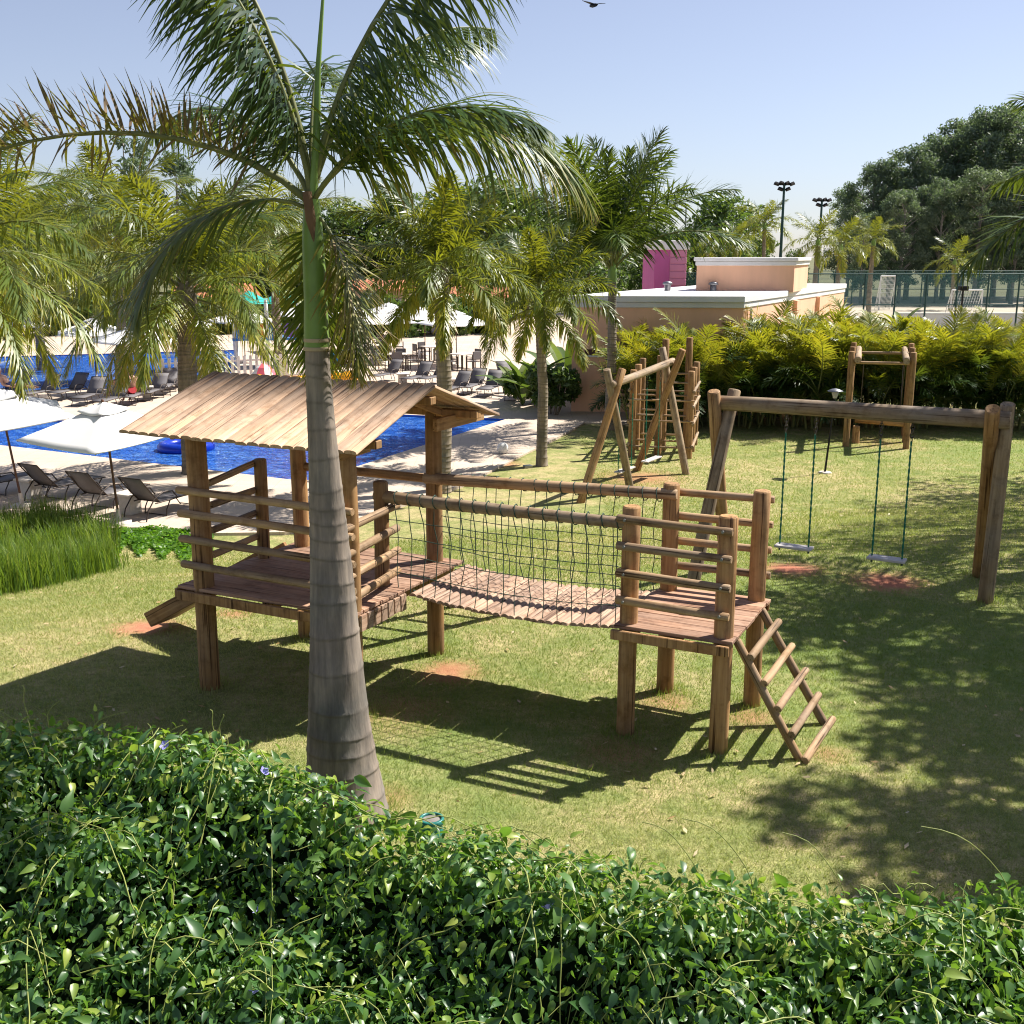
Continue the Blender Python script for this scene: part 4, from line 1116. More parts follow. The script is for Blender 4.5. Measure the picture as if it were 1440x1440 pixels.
# single trees
TB = [make_tree("broadleaf_tree", "round green tree", (0, 0, -50), 10, 4.2, 0.22, 26, 7000, 0.24, 540 + i, M_BROAD, M_BARK, 0.28, None, (0.26, 0.44)) for i in range(2)]
tree_px = [  # column, top row, distance, width scale, label
    (1018, 275, 120, 1.5, "round dark tree beside the first floodlight mast"),
    (982, 318, 125, 1.0, "small dark tree beside the thin antenna mast"),
    (1060, 330, 135, 1.1, "dark tree behind the far feather palms"),
    (700, 250, 95, 1.2, "grey-green tree rising behind the cafe terrace palms"),
    (740, 270, 100, 1.2, "dense tree between the dark upright palm and the cafe terrace"),
    (640, 265, 100, 1.3, "dense tree behind the sheathed palm"),
    (560, 270, 98, 1.3, "dense tree behind the umbrellas of the cafe terrace"),
    (480, 285, 96, 1.4, "dense tree behind the children's water play"),
    (400, 290, 96, 1.3, "bushy tree behind the green crownshaft"),
    (310, 285, 94, 1.3, "bushy tree beyond the far pool, beside the pale green palm"),
    (130, 300, 92, 1.3, "bushy tree beyond the far pool"),
    (60, 285, 96, 1.2, "conical dark tree beyond the far pool"),
    (0, 275, 92, 1.3, "bushy tree beyond the far pool behind the yellow-green palm"),
    (1120, 352, 140, 0.9, "low tree between the two floodlight masts"),
    (920, 300, 110, 1.3, "dense tree behind the pink building"),
    (830, 280, 105, 1.3, "dense tree behind the dark upright palm")]
for i, (px, py, Y, ws, lab) in enumerate(tree_px):
    p = AY(px, py, Y); H = p.z + 1.3; src = TB[i % 2]
    o = src if i < 2 else dup(src, (0, 0, 0), 0)
    o.location = (p.x, Y, -1.3); o.rotation_euler[2] = i * 2.1; s_ = H / 10; o.scale = (s_ * ws * .8, s_ * ws * .8, s_)
    o["label"] = lab; o["group"] = "trees around the resort"
for i, (px, py, Y, lab) in enumerate(((178, 188, 105, "tall thin eucalyptus with tufted crown rising beyond the far pool"), (112, 262, 120, "small tufted eucalyptus on the skyline beyond the far pool"), (240, 215, 125, "hazy eucalyptus rising behind the pale green palm"))):
    p = AY(px, py, Y); H = p.z + 1.3
    make_tree("eucalyptus_tree", lab, (p.x, Y, -1.3), H, H * .2, 0.45, 15, 3200, 0.26, 570 + i, M_EUC, M_EUCBARK, 0.28, None, (0.2, 0.34), 'tall', .4)
# shade trees standing to the side of the lawn; they throw the dappled shade
SH = [((12.4, 14.2), 11.0, 3.2, "broad leafy shade tree beside the wide swing set"), ((14.9, 21.2), 13.0, 4.3, "tall broad shade tree at the side of the back lawn"), ((10.0, 10.6), 9.6, 2.3, "leafy shade tree near the end of the hedge"), ((18.2, 27.0), 12.5, 4.4, "tall broad shade tree by the end of the palm hedge")]
for i, ((x, y), H, cr, lab) in enumerate(SH):
    make_tree("shade_tree", lab, (x, y, T(x, y)), H, cr, 0.52, 24, 6500, 0.13, 590 + i, M_BROAD, M_BARK, 0.22, None, (0.22, 0.40))

# far feather palms near the court
fpx = [(1075, 322, 360, 105, 1.35, "tall feather palm behind the roof box of the peach building"), (1036, 345, 362, 100, 0.95, "bright feather palm beside the roof box of the peach building"), (995, 355, 370, 100, 0.8, "low feather palm by the pink building"),
       (1150, 345, 395, 84, 1.1, "bushy feather palm beside the second floodlight mast"), (1182, 352, 395, 86, 1.2, "bushy feather palm behind the court fence"), (1228, 345, 395, 88, 1.0, "slender feather palm at the edge of the eucalyptus wood"), (1342, 372, 420, 112, 1.25, "yellow-green feather palm standing behind the goal")]
for i, (px, py, pb, Y, sc, lab) in enumerate(fpx):
    t_ = AY(px, py, Y); build_palm(lab, (t_.x, Y, -1.25), t_, 0.22, 0.16, FS_N, 16, M_FRONDY, 600 + i, 0.5, "feather palms near the court", scale=sc, ring=0.4)

# ------------------------------------------------------------------ areca palm hedge at the back of the lawn
FS_A = [frond_mesh(L, e0, e1, 40, 0.50, 0.017, 1.2, 0.35, 0.3, 0.12, tn, 700 + i, 3, 0.30, 1.3) for i, (L, e0, e1, tn) in enumerate(((2.1, 86, 25, .58), (2.1, 78, 0, .32), (1.9, 68, -25, .14), (1.7, 55, -45, .04), (1.5, 40, -60, .0)))]
def areca(seed):
    rg = random.Random(seed); a_ = thing("areca_palm", "areca palm clump", "palm shrub", (0, 0, -60))
    mbs = MB()
    for i in range(9):
        x, y = rg.gauss(0, .22), rg.gauss(0, .2); h = rg.uniform(.7, 1.5); lx, ly = x * 1.7, y * 1.7
        mbs.tube([(x, y, -.1), (lx, ly, h)], [.035, .025], 6)
        nf = 6
        for j in range(nf):
            k = min(4, int(rg.random() * 5 * (0.85 if h > 1.1 else 1.3)))
            add_frond(a_, FS_A[k], Vector((lx, ly, h - .05 * k)), rg.uniform(0, 6.28), rg.uniform(-.3, .3), M_FRONDY if k < 2 else M_FROND, 0, rg.uniform(.75, 1.05))
    put("stems", mbs.mesh("stems"), M_STALK, a_)
    return a_
AR = [areca(720 + i) for i in range(3)]
na = 0
for row in range(2):
    for px in range(902 + row * 18, 1500, 35):
        p = GT(px, 600 - row * 10 + random.uniform(-3, 3)); p.y += row * 0.9
        o = AR[na] if na < 3 else dup(AR[na % 3], (0, 0, 0), 0)
        o.location = p; o.rotation_euler[2] = random.uniform(0, 6.28); s_ = random.choice((.72, .84, .95, 1.02, 1.1, 1.18)) * random.uniform(.95, 1.05) * (1.06 if row else 1.0); o.scale = (s_,) * 3
        o["label"] = "yellow-tipped areca palm clump in the dense hedge behind the lawn" if row == 0 else "areca palm clump in the rear row of the palm hedge"
        o["group"] = "areca palm hedge" if row == 0 else "rear row of the palm hedge"
        na += 1
# big-leaved croton / banana accent rising from the hedge, and plants by the building
def strap_plant(name, label, loc, n, L, w, seed, mat, cat="plant", e=(40, 85), group=None):
    rg = random.Random(seed); s_ = thing(name, label, cat, loc, 0, group)
    for i in range(n):
        e0 = R(rg.uniform(*e)); az = i * 2.4 + rg.uniform(-.4, .4); l = L * rg.uniform(.7, 1.1); V, F, tn = [], [], []
        segs = 7; p = Vector((0, 0, 0)); tt = rg.uniform(.2, .9)
        for k in range(segs + 1):
            f = k / segs; pit = e0 - f ** 1.6 * rg.uniform(.9, 1.2)
            ww = w * (0.12 if f < .2 else math.sin(math.pi * min(1, (f - .12) / .9)) ** .7 + .02)
            V += [(p.x, -ww, p.z + ww * .25), (p.x, 0, p.z), (p.x, ww, p.z + ww * .25)]; tn += [tt] * 3
            p += Vector((math.cos(pit), 0, math.sin(pit))) * l / segs
        for k in range(segs):
            o_ = k * 3; F += [(o_, o_ + 1, o_ + 4, o_ + 3), (o_ + 1, o_ + 2, o_ + 5, o_ + 4)]
        put("leaf", fast_mesh("leaf", V, F, True, tn), mat, s_, Matrix.Rotation(az, 4, 'Z'))
    return s_
p = GT(742, 588)
for i, (px, py, n, L, lab) in enumerate(((735, 570, 14, 2.6, "banana plant with broad upright leaves beside the cafe terrace"), (775, 575, 14, 2.7, "broad-leaved banana plant against the corner of the peach building"), (800, 560, 10, 3.0, "tall banana plant behind the corner of the peach building"))):
    q = G(px, py, DZ); strap_plant("banana_plant", lab, q, n, L, 0.22, 800 + i, M_BROAD)
def bush(name, label, loc, rx, rz_, nleaf, size, seed, mat=None, group=None):
    rg = random.Random(seed); s_ = thing(name, label, "bush", loc, 0, group)
    cl = [(rg.uniform(-.7, .7) * rx, rg.uniform(-.5, .5) * rx, rz_ * rg.uniform(.3, .75), rx * rg.uniform(.32, .5)) for _ in range(9)]
    put("foliage", crown_mesh(cl, nleaf, size, seed), mat or M_BROAD, s_, kind="stuff")
    mb = MB()
    for c in cl[:5]: mb.tube([(c[0] * .3, c[1] * .3, -.1), c[:3]], [.04, .015], 5)
    put("stems", mb.mesh("stems"), M_BARK, s_); return s_
bush("shrub", "leafy green shrub at the foot of the peach building", G(775, 583, DZ), 0.95, 1.9, 2600, 0.12, 810)
bush("shrub", "low dark shrub beside the banana plants", G(742, 566, DZ), 0.9, 1.2, 1800, 0.12, 811)
for i, (px, py, rx, rz_, lab) in enumerate(((545, 472, 3.2, 2.6, "round clipped shrub behind the cafe tables"), (480, 470, 3.0, 2.4, "green shrub behind the wooden cafe fence"), (660, 468, 3.0, 2.4, "green shrub behind the umbrella nearest the banana plants"), (610, 470, 2.8, 2.5, "green shrub between two white umbrellas"),
        (300, 470, 3.4, 2.6, "green shrub behind the children's water play"), (220, 474, 3.2, 2.2, "green shrub across the far pool"), (100, 470, 3.2, 2.4, "dark green shrub across the far pool beside the loungers"), (10, 476, 3.2, 2.6, "green shrub at the corner of the far pool"), (400, 468, 3.4, 2.8, "tall green shrub behind the yellow float"))):
    bush("shrub", lab, G(px, py, DZ), rx, rz_, 2600, 0.3, 820 + i)
q = AY(1268, 430, 37); strap_plant("traveller_plant", "broad-leaved orange plant rising out of the palm hedge", (q.x, 37, 1.5), 18, 1.25, 0.10, 850, M_FRONDY, "plant", (25, 80))

# ------------------------------------------------------------------ leafy creeper hedge in front
def hedge_prof():
    # back top edge of the hedge: column, row, height
    pts = []
    for px, py, z in ((-160, 1005, 1.3), (0, 1012, 1.3), (150, 1022, 1.3), (300, 1040, 1.28), (400, 1070, 1.25), (480, 1108, 1.2), (560, 1150, 1.15), (680, 1168, 1.12), (800, 1200, 1.1), (1000, 1240, 1.06), (1200, 1258, 1.03), (1440, 1244, 1.04), (1600, 1235, 1.05)):
        p = G(px, py, z); pts.append((p.x, p.y, z))
    return np.array(pts)
HP = hedge_prof()
def hedge_z(X, Y):
    yb = np.interp(X, HP[:, 0], HP[:, 1]); zt = np.interp(X, HP[:, 0], HP[:, 2])
    s = yb - Y                                       # distance towards the camera from the back top edge
    und = 0.17 * np.sin(X * 2.1 + 0.6) * np.sin(Y * 2.7 + 1.0) + 0.13 * np.sin(X * 5.3 + Y * 3.1) * np.sin(Y * 4.3 - X) + 0.07 * np.sin(X * 9.7 - Y * 8.3)
    front = zt - 0.04 - 0.52 * np.clip(s - 0.25, 0, None) + und * np.clip(s * 2, 0, 1)
    back = zt - 6.0 * np.clip(-s - 0.0, 0, None) ** 1.0 - 0.0
    z = np.where(s > 0, front, back)
    return np.clip(z, 0.0, None)
hedge = thing("creeper_hedge", "dense dark green leafy creeper hedge in front of the lawn", "hedge", (0, 4.8, 0))
oh = Vector(hedge.location)
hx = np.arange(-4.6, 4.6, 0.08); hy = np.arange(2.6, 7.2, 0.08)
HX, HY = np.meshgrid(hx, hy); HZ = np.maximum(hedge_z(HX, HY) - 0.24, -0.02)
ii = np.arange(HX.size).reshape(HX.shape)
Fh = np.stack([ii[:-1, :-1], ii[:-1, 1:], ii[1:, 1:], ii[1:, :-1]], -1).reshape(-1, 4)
put("shade_core", fast_mesh("core", np.stack([HX, HY - 4.8, HZ], -1), Fh, True), plain("hedge_shade_dark", (0.010, 0.018, 0.008), 1.0, var=0.5, scale=14, spec=0.0), hedge)  # near-black shell blocks see-through and stands in for shade between the leaves
def leaf_geo():
    # pointed ovate leaf, folded along its midrib, tip towards +X; unit length
    xs_ = [0, .12, .38, .68, 1.0]; ws_ = [.04, .21, .23, .13, 0.0]; dz_ = [0, .02, .02, -.03, -.14]
    V = []; F = []
    for x, w, z in zip(xs_, ws_, dz_): V += [(x, -w, z + w * .38), (x, 0, z), (x, w, z + w * .38)]
    for k in range(4):
        o_ = k * 3; F += [(o_, o_ + 1, o_ + 4, o_ + 3), (o_ + 1, o_ + 2, o_ + 5, o_ + 4)]
    return np.array(V), np.array(F)
LV, LF = leaf_geo()
def hedge_leaves(n, seed):
    rg = np.random.default_rng(seed)
    X = rg.uniform(-4.4, 4.4, n); yb = np.interp(X, HP[:, 0], HP[:, 1])
    s = rg.uniform(-0.16, 2.9, n)
    Y = yb - s; ok = (Y > 2.7); X, Y, s = X[ok], Y[ok], s[ok]
    Z = hedge_z(X, Y); e = 0.03
    nx_ = -(hedge_z(X + e, Y) - hedge_z(X - e, Y)) / (2 * e); ny_ = -(hedge_z(X, Y + e) - hedge_z(X, Y - e)) / (2 * e)
    nrm = np.stack([np.clip(nx_, -2, 2), np.clip(ny_, -2.5, 2.5), np.ones(len(X))], -1); nrm /= np.linalg.norm(nrm, axis=1)[:, None]
    depth = rg.random(len(X)) ** 1.5
    P = np.stack([X, Y, Z], -1) + nrm * (0.07 - 0.30 * depth + 0.05 * rg.normal(size=len(X)) * (rg.random(len(X)) > .8))[:, None]
    ln = nrm + rg.normal(0, 0.75, (len(X), 3)); ln /= np.linalg.norm(ln, axis=1)[:, None]
    tip = rg.normal(0, 1, (len(X), 3)); tip[:, 2] -= 0.75; tip[:, 1] -= 0.45
    tip -= ln * (tip * ln).sum(1)[:, None]; tip /= np.linalg.norm(tip, axis=1)[:, None]
    sd = np.cross(ln, tip)
    size = (0.03 + 0.062 * rg.random(len(X)) ** 1.3) * (1 + 0.5 * (rg.random(len(X)) > .93))
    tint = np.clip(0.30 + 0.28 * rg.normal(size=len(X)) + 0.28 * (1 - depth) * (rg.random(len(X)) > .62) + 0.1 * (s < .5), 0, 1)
    return P, tip, sd, ln, size, tint
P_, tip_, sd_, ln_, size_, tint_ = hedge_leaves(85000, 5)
def leaf_block(sel):
    Vv = P_[sel][:, None, :] + (tip_[sel][:, None, :] * LV[None, :, 0:1] + sd_[sel][:, None, :] * LV[None, :, 1:2] + ln_[sel][:, None, :] * LV[None, :, 2:3]) * size_[sel][:, None, None]
    return Vv
order = np.argsort(-(size_ / np.linalg.norm(P_ - np.array([0, 0, 4.0]), axis=1)) * ((P_[:, 2] > hedge_z(P_[:, 0], P_[:, 1]) + .0) & (np.abs(P_[:, 0]) < 2.6) & (P_[:, 1] > 4.2)))
big, rest = order[:300], order[300:]
Vr = leaf_block(rest); nr = len(rest)
Fr = (np.arange(nr)[:, None, None] * len(LV) + LF[None]).reshape(-1, 4)
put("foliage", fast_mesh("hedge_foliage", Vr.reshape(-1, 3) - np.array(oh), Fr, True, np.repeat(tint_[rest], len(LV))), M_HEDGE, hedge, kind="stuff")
leafmeshes = [fast_mesh("hedge_leaf", LV, LF, True, np.full(len(LV), t_)) for t_ in (0.25, 0.38, 0.5, 0.65)]
for m_ in leafmeshes: m_.materials.append(M_HEDGE)
for i in big:
    M = Matrix((Vector(tip_[i]), Vector(sd_[i]), Vector(ln_[i]))).transposed().to_4x4()
    put("leaf", leafmeshes[int(min(3, max(0, (tint_[i] - .2) * 6)))], None, hedge, Matrix.Translation(Vector(P_[i]) - oh) @ M @ Matrix.Scale(size_[i] * 1.08, 4))
# runners and tendrils
M_VINE = plain("pale_runner", (0.25, 0.28, 0.07), 0.6, var=0.3)
rv = random.Random(8)
def runner(pts, r):
    mb = MB(); mb.tube([Vector(p) - oh for p in pts], r, 5); put("runner", mb.mesh("runner"), M_VINE, hedge)
for i in range(90):
    x = rv.uniform(-3, 3); yb = float(np.interp(x, HP[:, 0], HP[:, 1])); y = yb - rv.uniform(0.1, 1.8); a = rv.uniform(0, 6.28); pts = []
    for k in range(rv.choice((10, 16, 24))):
        z = float(hedge_z(np.float64(x), np.float64(y))) + 0.085 + 0.03 * math.sin(k * 1.1 + i)
        pts.append((x, y, z)); a += rv.uniform(-.25, .25); x += math.cos(a) * .07; y += math.sin(a) * .07
        y = min(y, float(np.interp(x, HP[:, 0], HP[:, 1])) - .03)
    runner(pts, rv.uniform(0.002, 0.0036))
for px, py, hgt_, lx in ((75, 1005, .30, -.02), (95, 1010, .22, .10), (150, 1015, .16, .25), (318, 1040, .26, -.03), (322, 1045, .24, .02), (40, 1012, .1, .05), (130, 1012, .14, -.05), (250, 1030, .12, .1), (700, 1165, .16, -.1), (985, 1240, .3, -.28), (1060, 1246, .36, -.34), (1190, 1252, .34, -.3), (1420, 1240, .34, -.42), (560, 1150, .12, .05)):
    p = G(px, py, 1.22 if px < 500 else 1.08); y = float(np.interp(p.x, HP[:, 0], HP[:, 1])) - .05; z0 = float(hedge_z(np.float64(p.x), np.float64(y)))
    runner([(p.x + lx * t * t + .01 * math.sin(t * 9), y + .1 * t * (lx < -.2), z0 - .05 + (hgt_ + .05) * math.sin(t * 1.45)) for t in [k / 9 for k in range(10)]], 0.0025)
for i in range(26):
    x = rv.uniform(-2.6, 2.6); y = float(np.interp(x, HP[:, 0], HP[:, 1])) - rv.uniform(.02, .5); z0 = float(hedge_z(np.float64(x), np.float64(y))); h_ = rv.uniform(.05, .16); lx = rv.uniform(-.1, .1)
    runner([(x + lx * t * t, y + .03 * math.sin(t * 5 + i), z0 - .05 + (h_ + .05) * math.sin(t * 1.5)) for t in [k / 7 for k in range(8)]], 0.002)
# a few blue-violet blossoms
M_FLOW = plain("violet_petal", (0.32, 0.30, 0.72), 0.5, var=0.15)
for px, py in ((363, 1278), (355, 1395), (770, 1275), (232, 1048), (372, 1085)):
    d = ray(px, py); t = 3.5
    while t < 9:
        q = Vector((0, 0, 4)) + d * t
        if q.z < float(hedge_z(np.float64(q.x), np.float64(q.y))) + .05: break
        t += .01
    q -= d * .03
    bl = bpy.data.objects.new("blossom", None); COL.objects.link(bl); bl.parent = hedge; bl.location = q - oh
    bl.rotation_euler = (R(40), 0, px)
    for k in range(5):
        mb = MB(); a = k * 1.2566
        c, s_ = math.cos(a), math.sin(a)
        mb.add([(0, 0, -.012), (c * .022 - s_ * .013, s_ * .022 + c * .013, .004), (c * .032, s_ * .032, .008), (c * .022 + s_ * .013, s_ * .022 - c * .013, .004)], [(0, 1, 2, 3)])
        put("petal", mb.mesh("petal"), M_FLOW, bl)

# ------------------------------------------------------------------ ornamental grass bed and ground cover beside the terrace
def grass_clump(label, loc, nb, h, spread, seed, group=None):
    rg = np.random.default_rng(seed); o = thing("grass_clump", label, "grass clump", loc, 0, group)
    segs = 4; az = rg.random(nb) * 6.283; el = np.radians(rg.uniform(62, 92, nb)); L = h * rg.uniform(.65, 1.15, nb)
    p = np.stack([rg.normal(0, spread, nb), rg.normal(0, spread, nb), np.zeros(nb)], -1)
    cur = np.stack([np.cos(el) * np.cos(az), np.cos(el) * np.sin(az), np.sin(el)], -1)
    side = np.stack([-np.sin(az), np.cos(az), np.zeros(nb)], -1)
    V = np.zeros((nb, segs + 1, 2, 3)); tn = np.zeros((nb, segs + 1, 2)); t0 = rg.uniform(.05, .8, nb)
    for k in range(segs + 1):
        w = 0.006 * (1 - (k / segs) ** 2 * .92)
        V[:, k, 0] = p - side * w; V[:, k, 1] = p + side * w; tn[:, k] = (t0 + .2 * k / segs)[:, None]
        p = p + cur * (L / segs)[:, None]; cur[:, 2] -= 0.2 * k * rg.uniform(.5, 1.5, nb); cur /= np.linalg.norm(cur, axis=1)[:, None]
    kk = (segs + 1) * 2
    F = (np.arange(nb)[:, None, None] * kk + (np.arange(segs)[None, :, None] * 2 + np.array([0, 1, 3, 2])[None, None, :])).reshape(-1, 4)
    put("blades", fast_mesh("blades", V.reshape(-1, 3), F, True, np.clip(tn, 0, 1).ravel()), M_TALLG, o, kind="stuff")
    return o
gc = [grass_clump("tall ornamental grass clump", (0, 0, -60), 420, 0.62, 0.15, 900 + i) for i in range(3)]
gpx = [(146, 800), (128, 805), (100, 812), (75, 818), (48, 824), (20, 830), (-8, 834), (-35, 838), (138, 775), (108, 780), (80, 787), (52, 793), (25, 798), (-5, 804), (-35, 808), (120, 757), (92, 760), (64, 764), (38, 770), (10, 776), (-20, 780), (70, 744), (45, 748), (15, 752), (-12, 756)]
for i, (px, py) in enumerate(gpx):
    p = GT(px, py); o = gc[i] if i < 3 else dup(gc[i % 3], (0, 0, 0), 0)
    o.location = p; o.rotation_euler[2] = i * 1.1; s_ = random.uniform(.8, 1.15); o.scale = (s_ * 1.15, s_ * 1.15, s_)
    o["label"] = "tall green ornamental grass clump in the bed beside the terrace loungers"; o["group"] = "ornamental grass clumps"
def cover():
    rg = np.random.default_rng(77); n = 9000
    px = rg.uniform(165, 300, n); py = rg.uniform(744, 792, n); keep = (py > 742 + (px - 165) * 0.06) & (py < 772 + (px - 165) * .14 + 8 * np.sin(px * .2))
    px, py = px[keep], py[keep]
    P = np.array([GT(float(a), float(b)) for a, b in zip(px, py)]); n = len(P)
    P[:, 2] += rg.uniform(0, .14, n) * (0.6 + .4 * np.sin(P[:, 0] * 7) * np.cos(P[:, 1] * 5))
    nr_ = rg.normal(0, .45, (n, 3)) + [0, 0, 1]; nr_ /= np.linalg.norm(nr_, axis=1)[:, None]
    tp = np.cross(nr_, rg.normal(size=(n, 3))); tp /= np.linalg.norm(tp, axis=1)[:, None]; sd = np.cross(nr_, tp); s = rg.uniform(.025, .06, n)[:, None]
    V = np.stack([P - tp * s, P + sd * s * .55, P + tp * s, P - sd * s * .55], 1).reshape(-1, 3)
    o = put("ground_cover", fast_mesh("cover", V, np.arange(4 * n).reshape(-1, 4), False, np.repeat(rg.uniform(.2, .8, n), 4)), M_COVER)
    tag(o, "bright green low ground cover plants beside the ornamental grass", "ground cover", kind="stuff")
cover()
# ------------------------------------------------------------------ peach building with white cornice, roof box and pink building
ZR = 2.72
bA = G(805, 415, ZR); bB = G(1047, 416, ZR); bC = G(1188, 399, ZR); bD = bA + (bC - bB)
bld = thing("peach_building", "low peach building with flat roof, white cornice and roof box behind the palm hedge", "building", (bA.x, bA.y, DZ))
ob_ = Vector(bld.location)
quad = [bA, bB, bC, bD]; cen = sum(quad, Vector()) / 4
def ring_wall(parent, name, pts, z0, z1, grow, mat, cap=True):
    mb = MB(); n_ = len(pts); c0 = sum(pts, Vector()) / n_; V = []
    for z in (z0, z1):
        for p in pts:
            d = (p - c0); d.z = 0; q = p + d.normalized() * grow
            V.append((q.x - ob_.x, q.y - ob_.y, z - ob_.z))
    F = [(i, (i + 1) % n_, (i + 1) % n_ + n_, i + n_) for i in range(n_)]
    if cap: F += [tuple(range(n_, 2 * n_)), tuple(range(n_))[::-1]]
    mb.add(V, F); o = put(name, mb.mesh(name), mat, parent); return o
ring_wall(bld, "wall", quad, DZ - .2, ZR - .40, 0.0, M_PEACH)
bevel_mod(ring_wall(bld, "cornice", quad, ZR - .40, ZR - .22, 0.10, M_CORN), 0.02, 1)
bevel_mod(ring_wall(bld, "cornice", quad, ZR - .217, ZR, 0.22, M_CORN), 0.02, 1)
# pilasters along the side wall
for t in (0.42, 0.66):
    p = bB.lerp(bC, t); d = (bC - bB).normalized(); nrm_ = Vector((d.y, -d.x, 0))
    M = Matrix.Translation(p - ob_) @ Matrix((d, nrm_, Vector((0, 0, 1)))).transposed().to_4x4()
    mb = MB(); mb.box(-.3, .3, -.2, .16, -ZR + DZ, -.41); put("pilaster", mb.mesh("pil"), M_PEACH, bld, M)
mb = MB(); v0 = bA.lerp(bB, 0.14) - ob_; fd = (bB - bA).normalized(); fn = Vector((fd.y, -fd.x, 0))
M = Matrix.Translation(v0) @ Matrix((fd, fn, Vector((0, 0, 1)))).transposed().to_4x4()
mb.box(-.35, .42, -.05, .03, -2.0, -1.8); put("vent", mb.mesh("vent"), plain("brown_vent", (0.09, 0.045, 0.03), 0.7), bld, M)
mb = MB(); mb.box(-.4, .47, .0, .05, -2.06, -2.0); put("vent_sill", mb.mesh("vs"), M_CORN, bld, M)
mb = MB(); mb.tube([bB - ob_ + Vector((.35, .5, -.42)), bB - ob_ + Vector((.35, .5, -3.9))], .05, 8); put("downpipe", mb.mesh("dp"), M_CORN, bld)
for t_x in (.25, .55):
    q_ = bA.lerp(bB, t_x) + (bC - bB) * .3 - ob_; mb = MB(); mb.lathe([(.12, 0), (.12, .22), (.2, .24), (.16, .32), (.02, .36)], 10, q_); put("roof_vent", mb.mesh("rv"), M_STEEL, bld)
# box on the roof
r0_, r1_ = AY(979, 400, 43.0), AY(1116, 400, 43.0); r2_ = AY(1135, 400, 46.5); r3_ = r0_ + (r2_ - r1_)
zt = AY(1050, 362, 43).z
rq = [Vector((p.x, p.y, 0)) for p in (r0_, r1_, r2_, r3_)]
ring_wall(bld, "roof_box", rq, ZR - .05, zt - .30, 0, M_PEACH); bevel_mod(ring_wall(bld, "roof_box_cornice", rq, zt - .30, zt - .14, 0.08, M_CORN), .02, 1); bevel_mod(ring_wall(bld, "roof_box_cornice", rq, zt - .137, zt, 0.17, M_CORN), .02, 1)
pk = thing("pink_building", "magenta and pink building with ribbed wall behind the dark upright palm", "building", (AY(941, 400, 56).x, 56, DZ))
pz = AY(945, 338, 56).z - DZ
mb = MB(); mb.box(-.75, 0, 0, 5, 0, pz - .45); put("wall", mb.mesh("w"), M_PINK, pk)
for i in range(16):
    zz_ = i * (pz - .45) / 16
    mb = MB(); mb.box(0.004, .82, -.04, -.003, zz_ + .02, zz_ + (pz - .45) / 16 - .02); bevel_mod(put("ribbed_panel", mb.mesh("r"), M_LPINK, pk), .02, 1)
mb = MB(); mb.box(0.002, .80, 0, 5, 0, pz - .46); put("wall", mb.mesh("w2"), M_LPINK, pk)
mb = MB(); mb.box(-.85, .95, -.14, 5.1, pz - .447, pz); bevel_mod(put("cornice", mb.mesh("c"), M_CORN, pk), .03, 1)

# tiled houses far behind the terrace
def house(label, px0, px1, pyr, pye, Y, seed):
    a, b = AY(px0, pye, Y), AY(px1, pye, Y); zr = AY(px0, pyr, Y + 3).z; w = b.x - a.x
    h = thing("tiled_house", label, "house", (a.x, Y, DZ)); ze = a.z - DZ; zr -= DZ
    mb = MB(); mb.box(0.3, w - .3, 0.3, 6, -.1, ze); put("wall", mb.mesh("w"), M_TAN, h)
    rf = MB(); rf.add([(0, -.3, ze), (w, -.3, ze), (w, 3.1, zr), (0, 3.1, zr), (0, 6.4, ze), (w, 6.4, ze)], [(0, 1, 2, 3), (3, 2, 5, 4), (0, 3, 4), (1, 5, 2)])
    r_ = put("roof", rf.mesh("r"), M_ROOFTILE, h)
    n_ = int(w / .45)
    for i in range(n_):
        x = (i + .5) * w / n_; mb = MB(); mb.tube([(x, -.34, ze + .02), (x, 3.08, zr + .04)], .09, 6); put("tile_row", mb.mesh("t"), M_ROOFTILE, r_)
    for i in range(3):
        x = w * (.2 + .3 * i); mb = MB(); mb.box(x - .5, x + .5, .26, .32, .9, 2.1); f = put("window", mb.mesh("win"), M_WHITEP, h)
        mb = MB(); mb.box(x - .42, x + .42, .235, .262, .98, 2.02); put("pane", mb.mesh("pane"), plain("dark_glass", (0.03, 0.035, 0.04), 0.1), f)
house("tan house with red tiled roof behind the white cafe umbrellas", 470, 575, 394, 408, 84, 1)
house("tan house with red tiled roof behind the sheathed palm", 632, 715, 404, 418, 80, 2)
house("low house with orange tiled roof beyond the far pool", 235, 345, 400, 425, 86, 3)

# ------------------------------------------------------------------ sports court: fences, goals, floodlights, antenna
def m_net():
    m, t, b = nmat("teal_court_net"); b.inputs["Base Color"].default_value = (0.06, 0.17, 0.18, 1); b.inputs["Roughness"].default_value = .8
    tr = N(t, "ShaderNodeBsdfTransparent"); mx = N(t, "ShaderNodeMixShader")
    tc = N(t, "ShaderNodeTexCoord"); n = noise(t, tc.outputs["Object"], 0.3, 2)
    mr = N(t, "ShaderNodeMapRange"); mr.inputs[3].default_value = .14; mr.inputs[4].default_value = .32; t.links.new(n.outputs["Fac"], mr.inputs[0])
    t.links.new(mr.outputs[0], mx.inputs[0]); t.links.new(tr.outputs[0], mx.inputs[1]); t.links.new(b.outputs[0], mx.inputs[2])
    t.links.new(mx.outputs[0], t.nodes["Material Output"].inputs["Surface"]); return m
M_NET = m_net(); M_DGREEN = plain("dark_green_steel", (0.015, 0.05, 0.045), 0.5, 0.3)
